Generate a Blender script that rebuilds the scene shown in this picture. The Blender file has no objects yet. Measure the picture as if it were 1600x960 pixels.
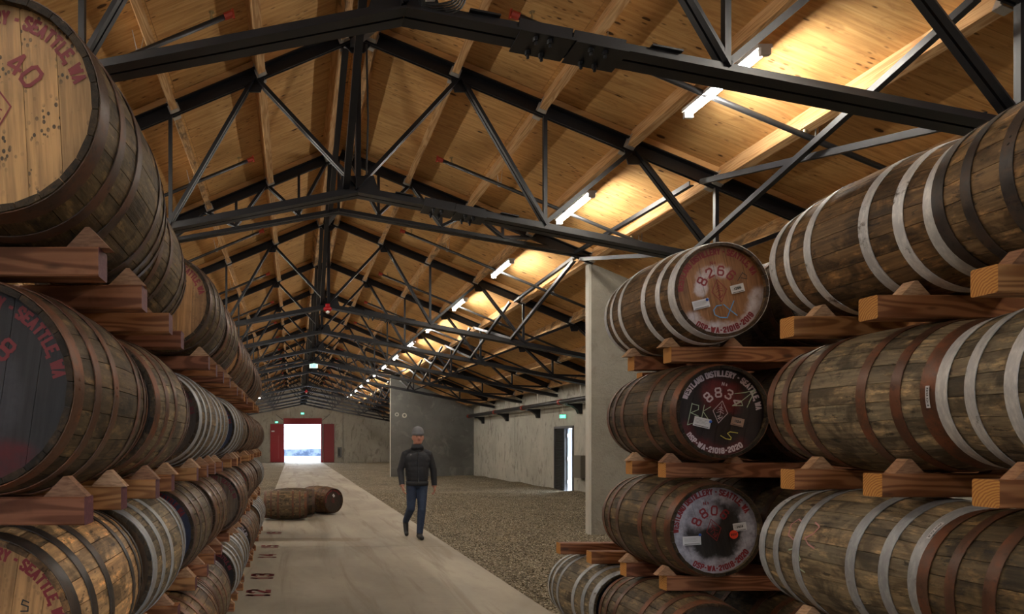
import bpy, bmesh, math, random
import numpy as np
from mathutils import Vector, Matrix, noise

random.seed(7)
rng = np.random.default_rng(7)
PI = math.pi
SC = bpy.context.scene
COL = SC.collection

# ------------------------------------------------------------------ camera, sky, exposure
CAM_H = 1.60
cd = bpy.data.cameras.new('camera')
cd.sensor_fit = 'HORIZONTAL'
cd.sensor_width = 36.0
cd.lens = 24.0
cd.shift_x = (800 - 458) / 1600.0
cd.shift_y = (693 - 480) / 1600.0
cd.clip_start = 0.05
cd.clip_end = 400
cam = bpy.data.objects.new('camera', cd)
cam.location = (0, 0, CAM_H)
cam.rotation_euler = (PI / 2, 0, 0)
COL.objects.link(cam)
SC.camera = cam

world = bpy.data.worlds.new('overcast_sky')
SC.world = world
world.use_nodes = True
wb = world.node_tree.nodes['Background']
wb.inputs['Color'].default_value = (0.80, 0.90, 1.0, 1)
wb.inputs['Strength'].default_value = 4.5

LAMP_STRENGTH = 118.0
LAMP_COLOR = (1.0, 0.93, 0.82, 1)

SC.view_settings.view_transform = 'Standard'
SC.view_settings.look = 'None'
SC.view_settings.exposure = 1.2
SC.view_settings.gamma = 1.0
SC.view_settings.use_curve_mapping = False
SC.cycles.max_bounces = 9
SC.cycles.diffuse_bounces = 7
SC.cycles.glossy_bounces = 3
SC.cycles.transmission_bounces = 3
SC.cycles.sample_clamp_indirect = 10.0
SC.cycles.caustics_reflective = False
SC.cycles.caustics_refractive = False
SC.cycles.use_denoising = True


# ------------------------------------------------------------------ node helpers
class NT:
    def __init__(self, name):
        self.m = bpy.data.materials.new(name)
        self.m.use_nodes = True
        self.t = self.m.node_tree
        self.t.nodes.clear()
        self.out = self.t.nodes.new('ShaderNodeOutputMaterial')
        self.b = self.t.nodes.new('ShaderNodeBsdfPrincipled')
        self.t.links.new(self.b.outputs[0], self.out.inputs[0])

    def n(self, kind, **kw):
        nd = self.t.nodes.new('ShaderNode' + kind)
        for k, v in kw.items():
            setattr(nd, k, v)
        return nd

    def put(self, sock, v):
        if v is None:
            return
        if hasattr(v, 'is_output') or isinstance(v, bpy.types.NodeSocket):
            self.t.links.new(v, sock)
        else:
            if isinstance(v, (tuple, list)) and len(v) == 3 and sock.type == 'RGBA':
                v = (*v, 1)
            sock.default_value = v

    def set(self, **kw):
        for k, v in kw.items():
            self.put(self.b.inputs[k.replace('_', ' ')], v)
        return self

    def math(self, op, a, b=None, c=None, clamp=False):
        nd = self.n('Math', operation=op, use_clamp=clamp)
        self.put(nd.inputs[0], a)
        self.put(nd.inputs[1], b)
        self.put(nd.inputs[2], c)
        return nd.outputs[0]

    def vmath(self, op, a, b=None):
        nd = self.n('VectorMath', operation=op)
        self.put(nd.inputs[0], a)
        self.put(nd.inputs[1], b)
        return nd.outputs['Value'] if op in ('LENGTH', 'DISTANCE', 'DOT_PRODUCT') else nd.outputs[0]

    def noise(self, vec, scale=1.0, detail=3.0, rough=0.55, dist=0.0, w=None):
        nd = self.n('TexNoise')
        self.put(nd.inputs['Vector'], vec)
        nd.inputs['Scale'].default_value = scale
        nd.inputs['Detail'].default_value = detail
        nd.inputs['Roughness'].default_value = rough
        nd.inputs['Distortion'].default_value = dist
        return nd.outputs[0]

    def voronoi(self, vec, scale=1.0, feature='F1', rand=1.0):
        nd = self.n('TexVoronoi', feature=feature)
        self.put(nd.inputs['Vector'], vec)
        nd.inputs['Scale'].default_value = scale
        nd.inputs['Randomness'].default_value = rand
        return nd

    def ramp(self, fac, stops):
        nd = self.n('ValToRGB')
        cr = nd.color_ramp
        while len(cr.elements) < len(stops):
            cr.elements.new(0.5)
        for e, (p, c) in zip(cr.elements, stops):
            e.position = p
            if not isinstance(c, (tuple, list)):
                c = (c, c, c)
            e.color = (*c[:3], 1)
        self.put(nd.inputs[0], fac)
        return nd.outputs[0]

    def mix(self, fac, a, b, mode='MIX'):
        nd = self.n('Mix', data_type='RGBA', blend_type=mode)
        self.put(nd.inputs[0], fac)
        self.put(nd.inputs[6], a)
        self.put(nd.inputs[7], b)
        return nd.outputs[2]

    def smooth(self, v, lo, hi):
        nd = self.n('MapRange', interpolation_type='SMOOTHSTEP')
        self.put(nd.inputs[0], v)
        nd.inputs[1].default_value = lo
        nd.inputs[2].default_value = hi
        return nd.outputs[0]

    def bump(self, h, strength=0.3, dist=0.01):
        nd = self.n('Bump')
        self.put(nd.inputs['Height'], h)
        nd.inputs['Strength'].default_value = strength
        nd.inputs['Distance'].default_value = dist
        self.t.links.new(nd.outputs[0], self.b.inputs['Normal'])

    def obj(self):
        return self.n('TexCoord').outputs['Object']

    def pos(self):
        return self.n('NewGeometry').outputs['Position']

    def info(self):
        return self.n('ObjectInfo')

    def rnd_off(self, vec, amount=37.0, attr=None):
        inf = self.info()
        r = inf.outputs['Random']
        if attr:
            at = self.n('Attribute', attribute_name=attr)
            r = self.math('FRACT', self.math('ADD', r, at.outputs['Fac']))
        cv = self.n('CombineXYZ')
        self.put(cv.inputs[0], self.math('MULTIPLY', r, amount))
        self.put(cv.inputs[1], self.math('MULTIPLY', r, amount * 1.7))
        self.put(cv.inputs[2], self.math('MULTIPLY', r, amount * 0.6))
        return self.vmath('ADD', vec, cv.outputs[0]), r, inf.outputs['Color']


def simple(name, col, rough=0.6, metal=0.0, emit=None, strength=0.0):
    t = NT(name)
    t.set(Base_Color=col, Roughness=rough, Metallic=metal)
    if emit:
        t.set(Emission_Color=emit, Emission_Strength=strength)
    return t.m


M = {}
BL_HALF = 0.445     # half a barrel's length


def make_materials():
    # --- barrel oak: weathered grey brown staves, tone from the object colour
    t = NT('barrel_oak')
    v, r, c = t.rnd_off(t.obj(), attr='piece')
    grain = t.noise(t.vmath('MULTIPLY', v, (70, 4, 70)), 1, 4, 0.6)
    blot = t.noise(t.vmath('MULTIPLY', v, (6, 5.5, 6)), 1, 4, 0.62, 0.6)
    blot2 = t.noise(t.vmath('MULTIPLY', v, (24, 9, 24)), 1, 5, 0.7)
    tone = t.ramp(r, [(0.0, (0.72, 0.70, 0.66)), (0.35, (1.0, 0.95, 0.88)), (0.7, (0.86, 0.86, 0.84)), (1.0, (1.25, 1.12, 0.95))])
    col = t.mix(1.0, c, tone, 'MULTIPLY')
    col = t.mix(t.smooth(grain, 0.30, 0.72), t.mix(1, col, (0.62, 0.58, 0.54), 'MULTIPLY'), t.mix(1, col, (1.22, 1.17, 1.08), 'MULTIPLY'))
    col = t.mix(t.math('MULTIPLY', t.smooth(blot, 0.47, 0.62), 0.80), col, t.mix(1, col, (0.24, 0.24, 0.25), 'MULTIPLY'))
    col = t.mix(t.math('MULTIPLY', t.smooth(blot2, 0.52, 0.66), 0.85), col, t.mix(1, col, (2.3, 2.1, 1.8), 'MULTIPLY'))
    blk = t.noise(t.vmath('MULTIPLY', v, (40, 13, 40)), 1, 5, 0.7, 0.4)
    col = t.mix(t.math('MULTIPLY', t.smooth(blk, 0.58, 0.66), 0.75), col, (0.012, 0.011, 0.010))
    sy = t.n('SeparateXYZ'); t.put(sy.inputs[0], t.obj())
    endm = t.smooth(t.math('ABSOLUTE', sy.outputs[1]), BL_HALF - 0.004, BL_HALF - 0.001)
    col = t.mix(endm, col, t.mix(1, col, (0.34, 0.30, 0.28), 'MULTIPLY'))
    t.set(Base_Color=col, Roughness=0.6, Specular_IOR_Level=0.25)
    t.bump(t.math('ADD', grain, t.math('MULTIPLY', blot2, 0.7)), 0.45, 0.006)
    M['oak'] = t.m

    # --- hoops
    t = NT('hoop_iron')
    v, r, c = t.rnd_off(t.obj())
    n1 = t.noise(v, 9, 5, 0.65)
    n2 = t.noise(v, 45, 3, 0.6)
    col = t.mix(t.smooth(n1, 0.45, 0.62), c, t.mix(1, c, (1.75, 1.35, 1.05), 'MULTIPLY'))
    col = t.mix(t.math('MULTIPLY', t.smooth(n2, 0.55, 0.7), 0.6), col, t.mix(1, c, (0.45, 0.42, 0.42), 'MULTIPLY'))
    t.set(Base_Color=col, Roughness=t.ramp(n1, [(0.3, 0.34), (0.7, 0.62)]), Metallic=0.35)
    t.bump(n2, 0.15, 0.003)
    M['hoop'] = t.m
    t = NT('hoop_galvanised')
    v, r, c = t.rnd_off(t.obj())
    n1 = t.noise(v, 11, 5, 0.7)
    n2 = t.noise(t.vmath('MULTIPLY', v, (20, 60, 20)), 1, 4, 0.7)
    col = t.mix(t.smooth(n1, 0.60, 0.72), c, (0.16, 0.13, 0.11))
    col = t.mix(t.smooth(n2, 0.40, 0.70), t.mix(1, col, (0.72, 0.73, 0.76), 'MULTIPLY'), col)
    t.set(Base_Color=col, Roughness=t.ramp(n1, [(0.3, 0.42), (0.7, 0.6)]), Metallic=0.3)
    M['galv'] = t.m

    # --- barrel heads
    def head_mat(name, base, streak=0.5, spec=None, patches=()):
        t = NT(name)
        ob = t.obj()
        v, r, c = t.rnd_off(ob)
        grain = t.noise(t.vmath('MULTIPLY', v, (80, 80, 5)), 1, 4, 0.6)
        mid = t.noise(v, 7, 4, 0.6)
        tone = t.ramp(r, [(0.0, 0.78), (0.5, 1.0), (1.0, 1.2)])
        col = t.mix(1, base, tone, 'MULTIPLY')
        col = t.mix(t.smooth(grain, 0.3, 0.7), t.mix(1, col, (0.7, 0.66, 0.62), 'MULTIPLY'), t.mix(1, col, (1.18, 1.15, 1.1), 'MULTIPLY'))
        col = t.mix(t.math('MULTIPLY', t.smooth(mid, 0.5, 0.72), streak), col, t.mix(1, col, (0.42, 0.40, 0.38), 'MULTIPLY'))
        if spec:   # small black mould specks
            vo = t.voronoi(t.vmath('MULTIPLY', v, (1, 1, 0.75)), 75)
            dens = t.smooth(t.noise(v, 9, 2), 0.46, 0.62)
            dot = t.math('MULTIPLY', t.math('LESS_THAN', vo.outputs['Distance'], 0.33), dens)
            col = t.mix(t.math('MULTIPLY', dot, spec), col, (0.02, 0.017, 0.014))
        sx = t.n('SeparateXYZ')
        t.put(sx.inputs[0], ob)
        x, z = sx.outputs[0], sx.outputs[2]
        cloud = t.noise(ob, 14, 4, 0.6)
        fuzz = t.math('MULTIPLY', t.math('SUBTRACT', cloud, 0.5), 0.10)
        for kind, pc, par, amt in patches:
            if kind == 'blob':        # (cx, cz, rx, rz)
                dx = t.math('DIVIDE', t.math('SUBTRACT', x, par[0]), par[2])
                dz = t.math('DIVIDE', t.math('SUBTRACT', z, par[1]), par[3])
                d = t.math('SQRT', t.math('ADD', t.math('MULTIPLY', dx, dx), t.math('MULTIPLY', dz, dz)))
                m = t.smooth(t.math('ADD', d, t.math('MULTIPLY', fuzz, 8)), 1.15, 0.6)
            else:                     # ring: (r_in, r_out, ang0, ang1) degrees, sprayed
                rr = t.math('SQRT', t.math('ADD', t.math('MULTIPLY', x, x), t.math('MULTIPLY', z, z)))
                rr = t.math('ADD', rr, fuzz)
                m = t.math('MULTIPLY', t.smooth(rr, par[0] - 0.02, par[0] + 0.02), t.smooth(rr, par[1] + 0.02, par[1] - 0.02))
                if par[2] is not None:
                    mid_a, half = math.radians((par[2] + par[3]) / 2), math.radians((par[3] - par[2]) / 2)
                    ca = t.math('DIVIDE', t.math('ADD', t.math('MULTIPLY', x, math.cos(mid_a)), t.math('MULTIPLY', z, math.sin(mid_a))), rr)
                    ch = math.cos(half)
                    m = t.math('MULTIPLY', m, t.smooth(t.math('ADD', ca, fuzz), ch - 0.1, ch + 0.1))
            m = t.math('MULTIPLY', m, t.ramp(t.noise(ob, 22, 5, 0.7), [(0.32, 0.45), (0.6, 1.0)]))
            col = t.mix(t.math('MULTIPLY', m, amt, clamp=True), col, pc)
        t.set(Base_Color=col, Roughness=0.55, Specular_IOR_Level=0.4)
        t.bump(grain, 0.3, 0.003)
        return t.m
    W = (0.58, 0.54, 0.58)
    M['head_brown'] = head_mat('head_brown_sprayed', (0.27, 0.13, 0.055), 0.5, None,
                               [('ring', W, (0.085, 0.145, 48, 172), 0.9), ('blob', W, (-0.10, 0.035, 0.045, 0.05), 0.9), ('ring', W, (0.19, 0.27, 205, 352), 0.92)])
    M['head_red'] = head_mat('head_dark_red', (0.018, 0.011, 0.011), 0.3, None,
                             [('blob', (0.17, 0.012, 0.016), (0.0, 0.09, 0.15, 0.11), 0.75), ('ring', (0.12, 0.012, 0.016), (0.19, 0.27, 205, 320), 0.65)])
    M['head_white'] = head_mat('head_white_sprayed', (0.022, 0.02, 0.021), 0.3, None,
                               [('ring', (0.44, 0.425, 0.50), (0.175, 0.28, None, None), 0.9), ('blob', (0.44, 0.425, 0.50), (-0.05, 0.10, 0.14, 0.09), 0.8),
                                ('blob', (0.022, 0.02, 0.021), (0.15, 0.085, 0.045, 0.05), 0.8)])
    M['head_speck'] = head_mat('head_blond_specked', (0.44, 0.26, 0.11), 0.35, 0.9)
    M['head_black'] = head_mat('head_black_worn', (0.02, 0.018, 0.02), 0.4, None,
                               [('blob', (0.06, 0.056, 0.066), (0.08, -0.02, 0.06, 0.14), 0.5), ('blob', (0.085, 0.004, 0.007), (0.12, -0.18, 0.09, 0.06), 0.8)])
    M['head_blond'] = head_mat('head_blond', (0.36, 0.20, 0.085), 0.35, 0.25)
    M['head_oak'] = head_mat('head_oak', (0.19, 0.105, 0.05), 0.6, None)
    M['head_navy'] = head_mat('head_navy', (0.018, 0.022, 0.045), 0.3, None, [('ring', (0.04, 0.05, 0.11), (0.17, 0.27, None, None), 0.6)])
    M['head_blue_patch'] = head_mat('head_blue_patch', (0.13, 0.085, 0.05), 0.5, None, [('blob', (0.05, 0.075, 0.16), (0.03, 0.1, 0.11, 0.06), 0.8)])
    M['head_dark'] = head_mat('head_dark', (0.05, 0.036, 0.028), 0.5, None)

    M['paint_red'] = simple('stencil_red', (0.20, 0.012, 0.018), 0.55)
    M['paint_faint'] = simple('stencil_faint_red', (0.16, 0.016, 0.02), 0.6)
    M['paint_dark'] = simple('stencil_dark_red', (0.10, 0.008, 0.012), 0.6)
    M['paint_pink'] = simple('stencil_pale', (0.52, 0.42, 0.45), 0.6)
    M['paint_floor'] = simple('floor_paint_red', (0.17, 0.008, 0.012), 0.7)
    M['ink'] = simple('black_ink', (0.015, 0.014, 0.015), 0.6)
    M['chalk_blue'] = simple('chalk_blue', (0.11, 0.32, 0.62), 0.8)
    M['chalk_green'] = simple('chalk_green', (0.38, 0.46, 0.32), 0.8)
    M['chalk_yellow'] = simple('chalk_yellow', (0.55, 0.50, 0.10), 0.8)
    M['chalk_pink'] = simple('chalk_pink', (0.50, 0.22, 0.22), 0.8)
    M['card'] = simple('white_card', (0.62, 0.62, 0.64), 0.7)
    M['card_brown'] = simple('tan_card', (0.30, 0.19, 0.14), 0.7)
    M['card_print'] = simple('card_print', (0.22, 0.22, 0.24), 0.7)
    M['pin_blue'] = simple('pin_blue', (0.02, 0.09, 0.42), 0.35)
    M['sticker'] = simple('sticker_orange_red', (0.75, 0.05, 0.02), 0.5)

    # --- rack timber
    t = NT('rack_timber')
    v, r, c = t.rnd_off(t.obj())
    n0 = t.noise(t.vmath('MULTIPLY', v, (0.8, 6, 6)), 1, 2, 0.5)
    rings = t.math('SINE', t.math('MULTIPLY', n0, 95.0))
    fine = t.noise(t.vmath('MULTIPLY', v, (3, 70, 70)), 1, 3)
    sx = t.n('SeparateXYZ'); t.put(sx.inputs[0], v)
    col = t.mix(t.smooth(rings, -0.6, 0.9), t.mix(1, c, (1.15, 1.12, 1.1), 'MULTIPLY'), t.mix(1, c, (0.62, 0.52, 0.45), 'MULTIPLY'))
    col = t.mix(t.math('MULTIPLY', t.smooth(fine, 0.4, 0.7), 0.35), col, t.mix(1, col, (0.6, 0.55, 0.5), 'MULTIPLY'))
    kn = t.voronoi(t.vmath('MULTIPLY', v, (3.5, 11, 11)), 1)
    col = t.mix(t.math('MULTIPLY', t.smooth(kn.outputs['Distance'], 0.16, 0.08), 0.7), col, (0.05, 0.022, 0.012))
    dirt = t.noise(v, 6, 4, 0.65)
    col = t.mix(t.math('MULTIPLY', t.smooth(dirt, 0.58, 0.72), 0.45), col, t.mix(1, col, (0.4, 0.38, 0.36), 'MULTIPLY'))
    t.set(Base_Color=col, Roughness=0.62, Specular_IOR_Level=0.3)
    t.bump(fine, 0.2, 0.004)
    M['timber'] = t.m
    t = NT('timber_end_grain')
    v, r, c = t.rnd_off(t.obj())
    d = t.vmath('LENGTH', t.vmath('MULTIPLY', t.vmath('ADD', t.obj(), (0, 0.05, 0.06)), (0, 1, 1)))
    d = t.math('ADD', d, t.math('MULTIPLY', t.noise(v, 14, 3), 0.03))
    rg = t.math('SINE', t.math('MULTIPLY', d, 620.0))
    t.set(Base_Color=t.mix(t.smooth(rg, -0.5, 0.9), (0.52, 0.24, 0.05), (0.33, 0.12, 0.022)), Roughness=0.75)
    M['end_grain'] = t.m
    t = NT('timber_end_maroon')
    n = t.noise(t.obj(), 60, 3)
    t.set(Base_Color=t.mix(t.smooth(n, 0.45, 0.75), (0.085, 0.016, 0.028), (0.15, 0.045, 0.055)), Roughness=0.6)
    M['end_maroon'] = t.m
    t = NT('chock_wood')
    v, r, c = t.rnd_off(t.obj())
    fine = t.noise(t.vmath('MULTIPLY', v, (30, 30, 150)), 1, 3)
    t.set(Base_Color=t.mix(t.smooth(fine, 0.3, 0.75), t.mix(1, c, (1.1, 1.1, 1.1), 'MULTIPLY'), t.mix(1, c, (0.6, 0.52, 0.46), 'MULTIPLY')), Roughness=0.7)
    M['chock'] = t.m

    # --- roof plywood
    t = NT('roof_plywood')
    v, r, c = t.rnd_off(t.pos(), 11.0, attr='piece')
    wob = t.noise(t.vmath('MULTIPLY', v, (0.5, 1.6, 0.5)), 1, 3)
    vv = t.vmath('ADD', v, t.vmath('MULTIPLY', wob, (0.0, 0.12, 0.0)))
    g1 = t.noise(t.vmath('MULTIPLY', vv, (1.3, 26, 1.3)), 1, 5, 0.62)
    g2 = t.noise(t.vmath('MULTIPLY', vv, (3.0, 8, 3.0)), 1, 4, 0.6, 0.8)
    tone = t.ramp(r, [(0.0, (0.92, 0.90, 0.86)), (0.5, (1.0, 1.0, 1.0)), (1.0, (1.1, 1.07, 1.0))])
    col = t.ramp(g1, [(0.25, (0.42, 0.225, 0.082)), (0.5, (0.61, 0.36, 0.14)), (0.75, (0.74, 0.49, 0.225))])
    col = t.mix(1, col, tone, 'MULTIPLY')
    col = t.mix(t.math('MULTIPLY', t.smooth(g2, 0.52, 0.75), 0.45), col, (0.25, 0.105, 0.03))
    kn = t.voronoi(t.vmath('MULTIPLY', vv, (2.3, 5.2, 2.3)), 1)
    ks = t.n('SeparateColor'); t.put(ks.inputs[0], kn.outputs['Color'])
    rad = t.math('ADD', t.math('MULTIPLY', ks.outputs[0], 0.115), 0.014)
    kd = t.math('SUBTRACT', kn.outputs['Distance'], rad)
    col = t.mix(t.math('MULTIPLY', t.smooth(kd, 0.12, 0.0), 0.30), col, (0.22, 0.085, 0.022))
    col = t.mix(t.math('MULTIPLY', t.smooth(kd, 0.018, -0.012), 0.9), col, (0.035, 0.014, 0.005))
    kn2 = t.voronoi(t.vmath('MULTIPLY', vv, (5.0, 15.0, 5.0)), 1)
    clus = t.smooth(t.noise(v, 1.1, 2), 0.47, 0.60)
    col = t.mix(t.math('MULTIPLY', t.math('MULTIPLY', t.smooth(kn2.outputs['Distance'], 0.22, 0.10), clus), 0.75), col, (0.06, 0.022, 0.008))
    kn3 = t.voronoi(t.vmath('MULTIPLY', vv, (4.2, 13.0, 4.2)), 1)
    k3 = t.n('SeparateColor'); t.put(k3.inputs[0], kn3.outputs['Color'])
    on3 = t.math('GREATER_THAN', k3.outputs[1], 0.55)
    col = t.mix(t.math('MULTIPLY', t.math('MULTIPLY', t.smooth(kn3.outputs['Distance'], 0.17, 0.07), on3), 0.8), col, (0.07, 0.028, 0.009))
    streak = t.noise(t.vmath('MULTIPLY', vv, (1.0, 44, 1.0)), 1, 3, 0.6)
    col = t.mix(t.math('MULTIPLY', t.smooth(streak, 0.60, 0.72), 0.45), col, (0.16, 0.065, 0.02))
    t.set(Base_Color=col, Roughness=0.68, Specular_IOR_Level=0.25)
    M['deck'] = t.m
    t = NT('purlin_fir')
    v, r, c = t.rnd_off(t.pos(), 23.0, attr='piece')
    n0 = t.noise(t.vmath('MULTIPLY', v, (7, 0.5, 7)), 1, 2)
    rings = t.math('SINE', t.math('MULTIPLY', n0, 70.0))
    fine = t.noise(t.vmath('MULTIPLY', v, (60, 3, 60)), 1, 3)
    col = t.mix(t.smooth(rings, -0.5, 1.0), (0.66, 0.42, 0.21), (0.50, 0.28, 0.115))
    col = t.mix(t.math('MULTIPLY', t.smooth(fine, 0.4, 0.7), 0.3), col, (0.25, 0.12, 0.045))
    dirt = t.noise(t.vmath('MULTIPLY', v, (4, 2.2, 4)), 1, 5, 0.7)
    used = t.math('GREATER_THAN', r, 0.62)
    col = t.mix(t.math('MULTIPLY', t.math('MULTIPLY', t.smooth(dirt, 0.48, 0.62), used), 0.75), col, (0.10, 0.07, 0.045))
    t.set(Base_Color=col, Roughness=0.65, Specular_IOR_Level=0.25)
    M['purlin'] = t.m

    t = NT('nailer_pine')
    n = t.noise(t.vmath('MULTIPLY', t.pos(), (2, 30, 30)), 1, 3)
    t.set(Base_Color=t.mix(n, (0.46, 0.24, 0.08), (0.70, 0.43, 0.18)), Roughness=0.65)
    M['nailer'] = t.m
    # --- steel
    t = NT('charcoal_steel')
    n = t.noise(t.pos(), 6, 3)
    t.set(Base_Color=t.mix(n, (0.0055, 0.0058, 0.0075), (0.010, 0.0105, 0.0135)), Roughness=0.42, Specular_IOR_Level=0.4)
    M['steel'] = t.m
    M['zinc'] = simple('zinc_bracket', (0.50, 0.49, 0.47), 0.42, 0.7)
    M['pipe'] = simple('black_pipe', (0.03, 0.03, 0.032), 0.35, 0.3)
    M['red_cap'] = simple('red_cap', (0.33, 0.035, 0.015), 0.5)
    M['brass'] = simple('brass_sprinkler', (0.45, 0.36, 0.2), 0.4, 0.8)
    M['lamp_body'] = simple('lamp_body', (0.55, 0.55, 0.55), 0.5)
    M['lamp_tube'] = simple('lamp_tube', (0.9, 0.9, 0.9), 0.4, 0, LAMP_COLOR, LAMP_STRENGTH)
    M['cable'] = simple('black_cable', (0.012, 0.012, 0.013), 0.5)
    M['white_plastic'] = simple('white_plastic', (0.7, 0.7, 0.7), 0.5)

    # --- concrete
    def concrete(name, a, b, stain, rough=0.0, streak=False, bumpd=0.004):
        t = NT(name)
        p = t.pos()
        n1 = t.noise(p, 0.55, 5, 0.6, 0.4)
        n2 = t.noise(p, 6, 5, 0.65)
        col = t.mix(t.smooth(n1, 0.3, 0.7), a, b)
        col = t.mix(t.math('MULTIPLY', t.smooth(n2, 0.45, 0.75), 0.35), col, t.mix(1, col, (0.7, 0.7, 0.68), 'MULTIPLY'))
        n3 = t.noise(t.vmath('MULTIPLY', p, (1.2, 1.2, 0.5) if streak else (0.9, 0.9, 0.9)), 1.6, 6, 0.65, 2.2 if streak else 1.0)
        col = t.mix(t.math('MULTIPLY', t.smooth(n3, 0.53, 0.66), 0.7), col, stain)
        h = n2
        if rough:
            h = t.noise(p, 26, 4, 0.65)
        t.set(Base_Color=col, Roughness=0.85, Specular_IOR_Level=0.2)
        t.bump(h, 0.9 if rough else 0.25, 0.03 if rough else bumpd)
        return t.m
    M['conc_fin'] = concrete('concrete_fin_rough', (0.30, 0.28, 0.235), (0.37, 0.345, 0.29), (0.22, 0.205, 0.175), rough=1)
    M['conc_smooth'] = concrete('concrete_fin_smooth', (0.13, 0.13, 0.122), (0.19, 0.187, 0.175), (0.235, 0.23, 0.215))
    M['conc_side'] = concrete('concrete_side_wall', (0.36, 0.345, 0.295), (0.48, 0.46, 0.40), (0.17, 0.16, 0.135), streak=True)
    M['conc_end'] = concrete('concrete_end_wall', (0.33, 0.31, 0.265), (0.42, 0.395, 0.34), (0.20, 0.185, 0.155), streak=True)
    M['conc_edge'] = simple('concrete_chamfer', (0.50, 0.48, 0.42), 0.8)

    t = NT('slab_concrete')
    p = t.pos()
    n1 = t.noise(t.vmath('MULTIPLY', p, (0.9, 0.35, 1)), 1, 5, 0.6, 0.5)
    n2 = t.noise(t.vmath('MULTIPLY', p, (7, 3, 1)), 1, 5, 0.68)
    n3 = t.noise(t.vmath('MULTIPLY', p, (3.2, 0.22, 1)), 1, 5, 0.6, 0.7)
    col = t.mix(t.smooth(n1, 0.3, 0.7), (0.285, 0.25, 0.198), (0.41, 0.367, 0.293))
    col = t.mix(t.math('MULTIPLY', t.smooth(n3, 0.50, 0.66), 0.62), col, (0.21, 0.172, 0.125))
    col = t.mix(t.math('MULTIPLY', t.smooth(n2, 0.5, 0.75), 0.35), col, (0.25, 0.215, 0.17))
    tw = t.n('TexWave', wave_type='BANDS', bands_direction='Y')
    t.put(tw.inputs['Vector'], t.vmath('MULTIPLY', p, (1, 1, 1)))
    tw.inputs['Scale'].default_value = 5.5
    tw.inputs['Distortion'].default_value = 4.0
    tw.inputs['Detail'].default_value = 3.0
    sx = t.n('SeparateXYZ'); t.put(sx.inputs[0], p)
    lane = t.smooth(t.math('ABSOLUTE', t.math('SUBTRACT', sx.outputs[0], 1.45)), 0.62, 0.12)
    lane = t.math('MULTIPLY', lane, t.smooth(n1, 0.35, 0.6))
    col = t.mix(t.math('MULTIPLY', t.math('MULTIPLY', lane, tw.outputs[1]), 0.28), col, (0.24, 0.20, 0.15))
    dyy = t.math('DIVIDE', t.math('ABSOLUTE', t.math('SUBTRACT', sx.outputs[1], 11.35)), 0.20)
    dxx = t.math('DIVIDE', t.math('ABSOLUTE', t.math('SUBTRACT', sx.outputs[0], 0.1)), 1.1)
    st = t.math('ADD', t.math('MAXIMUM', dxx, dyy), t.math('MULTIPLY', t.math('SUBTRACT', n2, 0.5), 1.6))
    col = t.mix(t.math('MULTIPLY', t.smooth(st, 1.15, 0.6), 0.62), col, (0.155, 0.11, 0.065))
    t.set(Base_Color=col, Roughness=0.7, Specular_IOR_Level=0.25)
    t.bump(n2, 0.2, 0.004)
    M['slab'] = t.m

    t = NT('gravel_bed')
    p = t.pos()
    vo = t.voronoi(p, 38)
    vs = t.n('SeparateColor'); t.put(vs.inputs[0], vo.outputs['Color'])
    col = t.ramp(vs.outputs[0], [(0.0, (0.10, 0.082, 0.055)), (0.4, (0.26, 0.215, 0.145)), (0.75, (0.40, 0.34, 0.24)), (1.0, (0.58, 0.51, 0.39))])
    col = t.mix(t.smooth(vo.outputs['Distance'], 0.35, 0.75), col, t.mix(1, col, (0.35, 0.32, 0.3), 'MULTIPLY'))
    big = t.noise(p, 0.8, 4)
    col = t.mix(1, col, t.ramp(big, [(0.3, 0.66), (0.7, 1.0)]), 'MULTIPLY')
    t.set(Base_Color=col, Roughness=0.9, Specular_IOR_Level=0.1)
    t.bump(t.math('SUBTRACT', 1.0, vo.outputs['Distance']), 0.9, 0.02)
    M['gravel'] = t.m
    t = NT('pebble_stone')
    at = t.n('Attribute', attribute_name='piece')
    t.set(Base_Color=t.ramp(at.outputs['Fac'], [(0.0, (0.09, 0.075, 0.05)), (0.4, (0.23, 0.19, 0.13)), (0.75, (0.37, 0.31, 0.22)), (1.0, (0.58, 0.51, 0.40))]), Roughness=0.9, Specular_IOR_Level=0.1)
    M['pebble'] = t.m

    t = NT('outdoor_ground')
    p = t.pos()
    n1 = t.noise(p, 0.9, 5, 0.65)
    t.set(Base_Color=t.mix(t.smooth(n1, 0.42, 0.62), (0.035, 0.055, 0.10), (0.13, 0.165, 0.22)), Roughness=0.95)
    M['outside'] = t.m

    M['door_red'] = simple('door_red', (0.27, 0.008, 0.016), 0.4)
    M['door_red_dull'] = simple('door_red_dull', (0.20, 0.022, 0.028), 0.55)
    M['rubber'] = simple('dark_rubber', (0.02, 0.02, 0.02), 0.6)
    M['louver'] = simple('louver_grey', (0.045, 0.043, 0.045), 0.55)
    M['door_frame'] = simple('door_frame_grey', (0.10, 0.10, 0.105), 0.5)
    M['door_pale'] = simple('door_leaf_pale', (0.42, 0.47, 0.55), 0.45)
    M['cabinet'] = simple('cabinet_bronze', (0.14, 0.125, 0.10), 0.5, 0.2)
    M['grey_box'] = simple('grey_panel_box', (0.12, 0.12, 0.12), 0.5)
    M['exit_green'] = simple('exit_green', (0.05, 0.6, 0.35), 0.4, 0, (0.08, 1.0, 0.55, 1), 0.7)
    M['exit_white'] = simple('exit_white', (0.8, 0.85, 0.82), 0.4, 0, (0.75, 1.0, 0.9, 1), 0.45)
    M['bell_red'] = simple('bell_red', (0.42, 0.008, 0.014), 0.35)
    M['strobe'] = simple('strobe_white', (0.8, 0.8, 0.8), 0.3)

    # --- person
    t = NT('jacket_black')
    n = t.noise(t.obj(), 18, 3)
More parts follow.
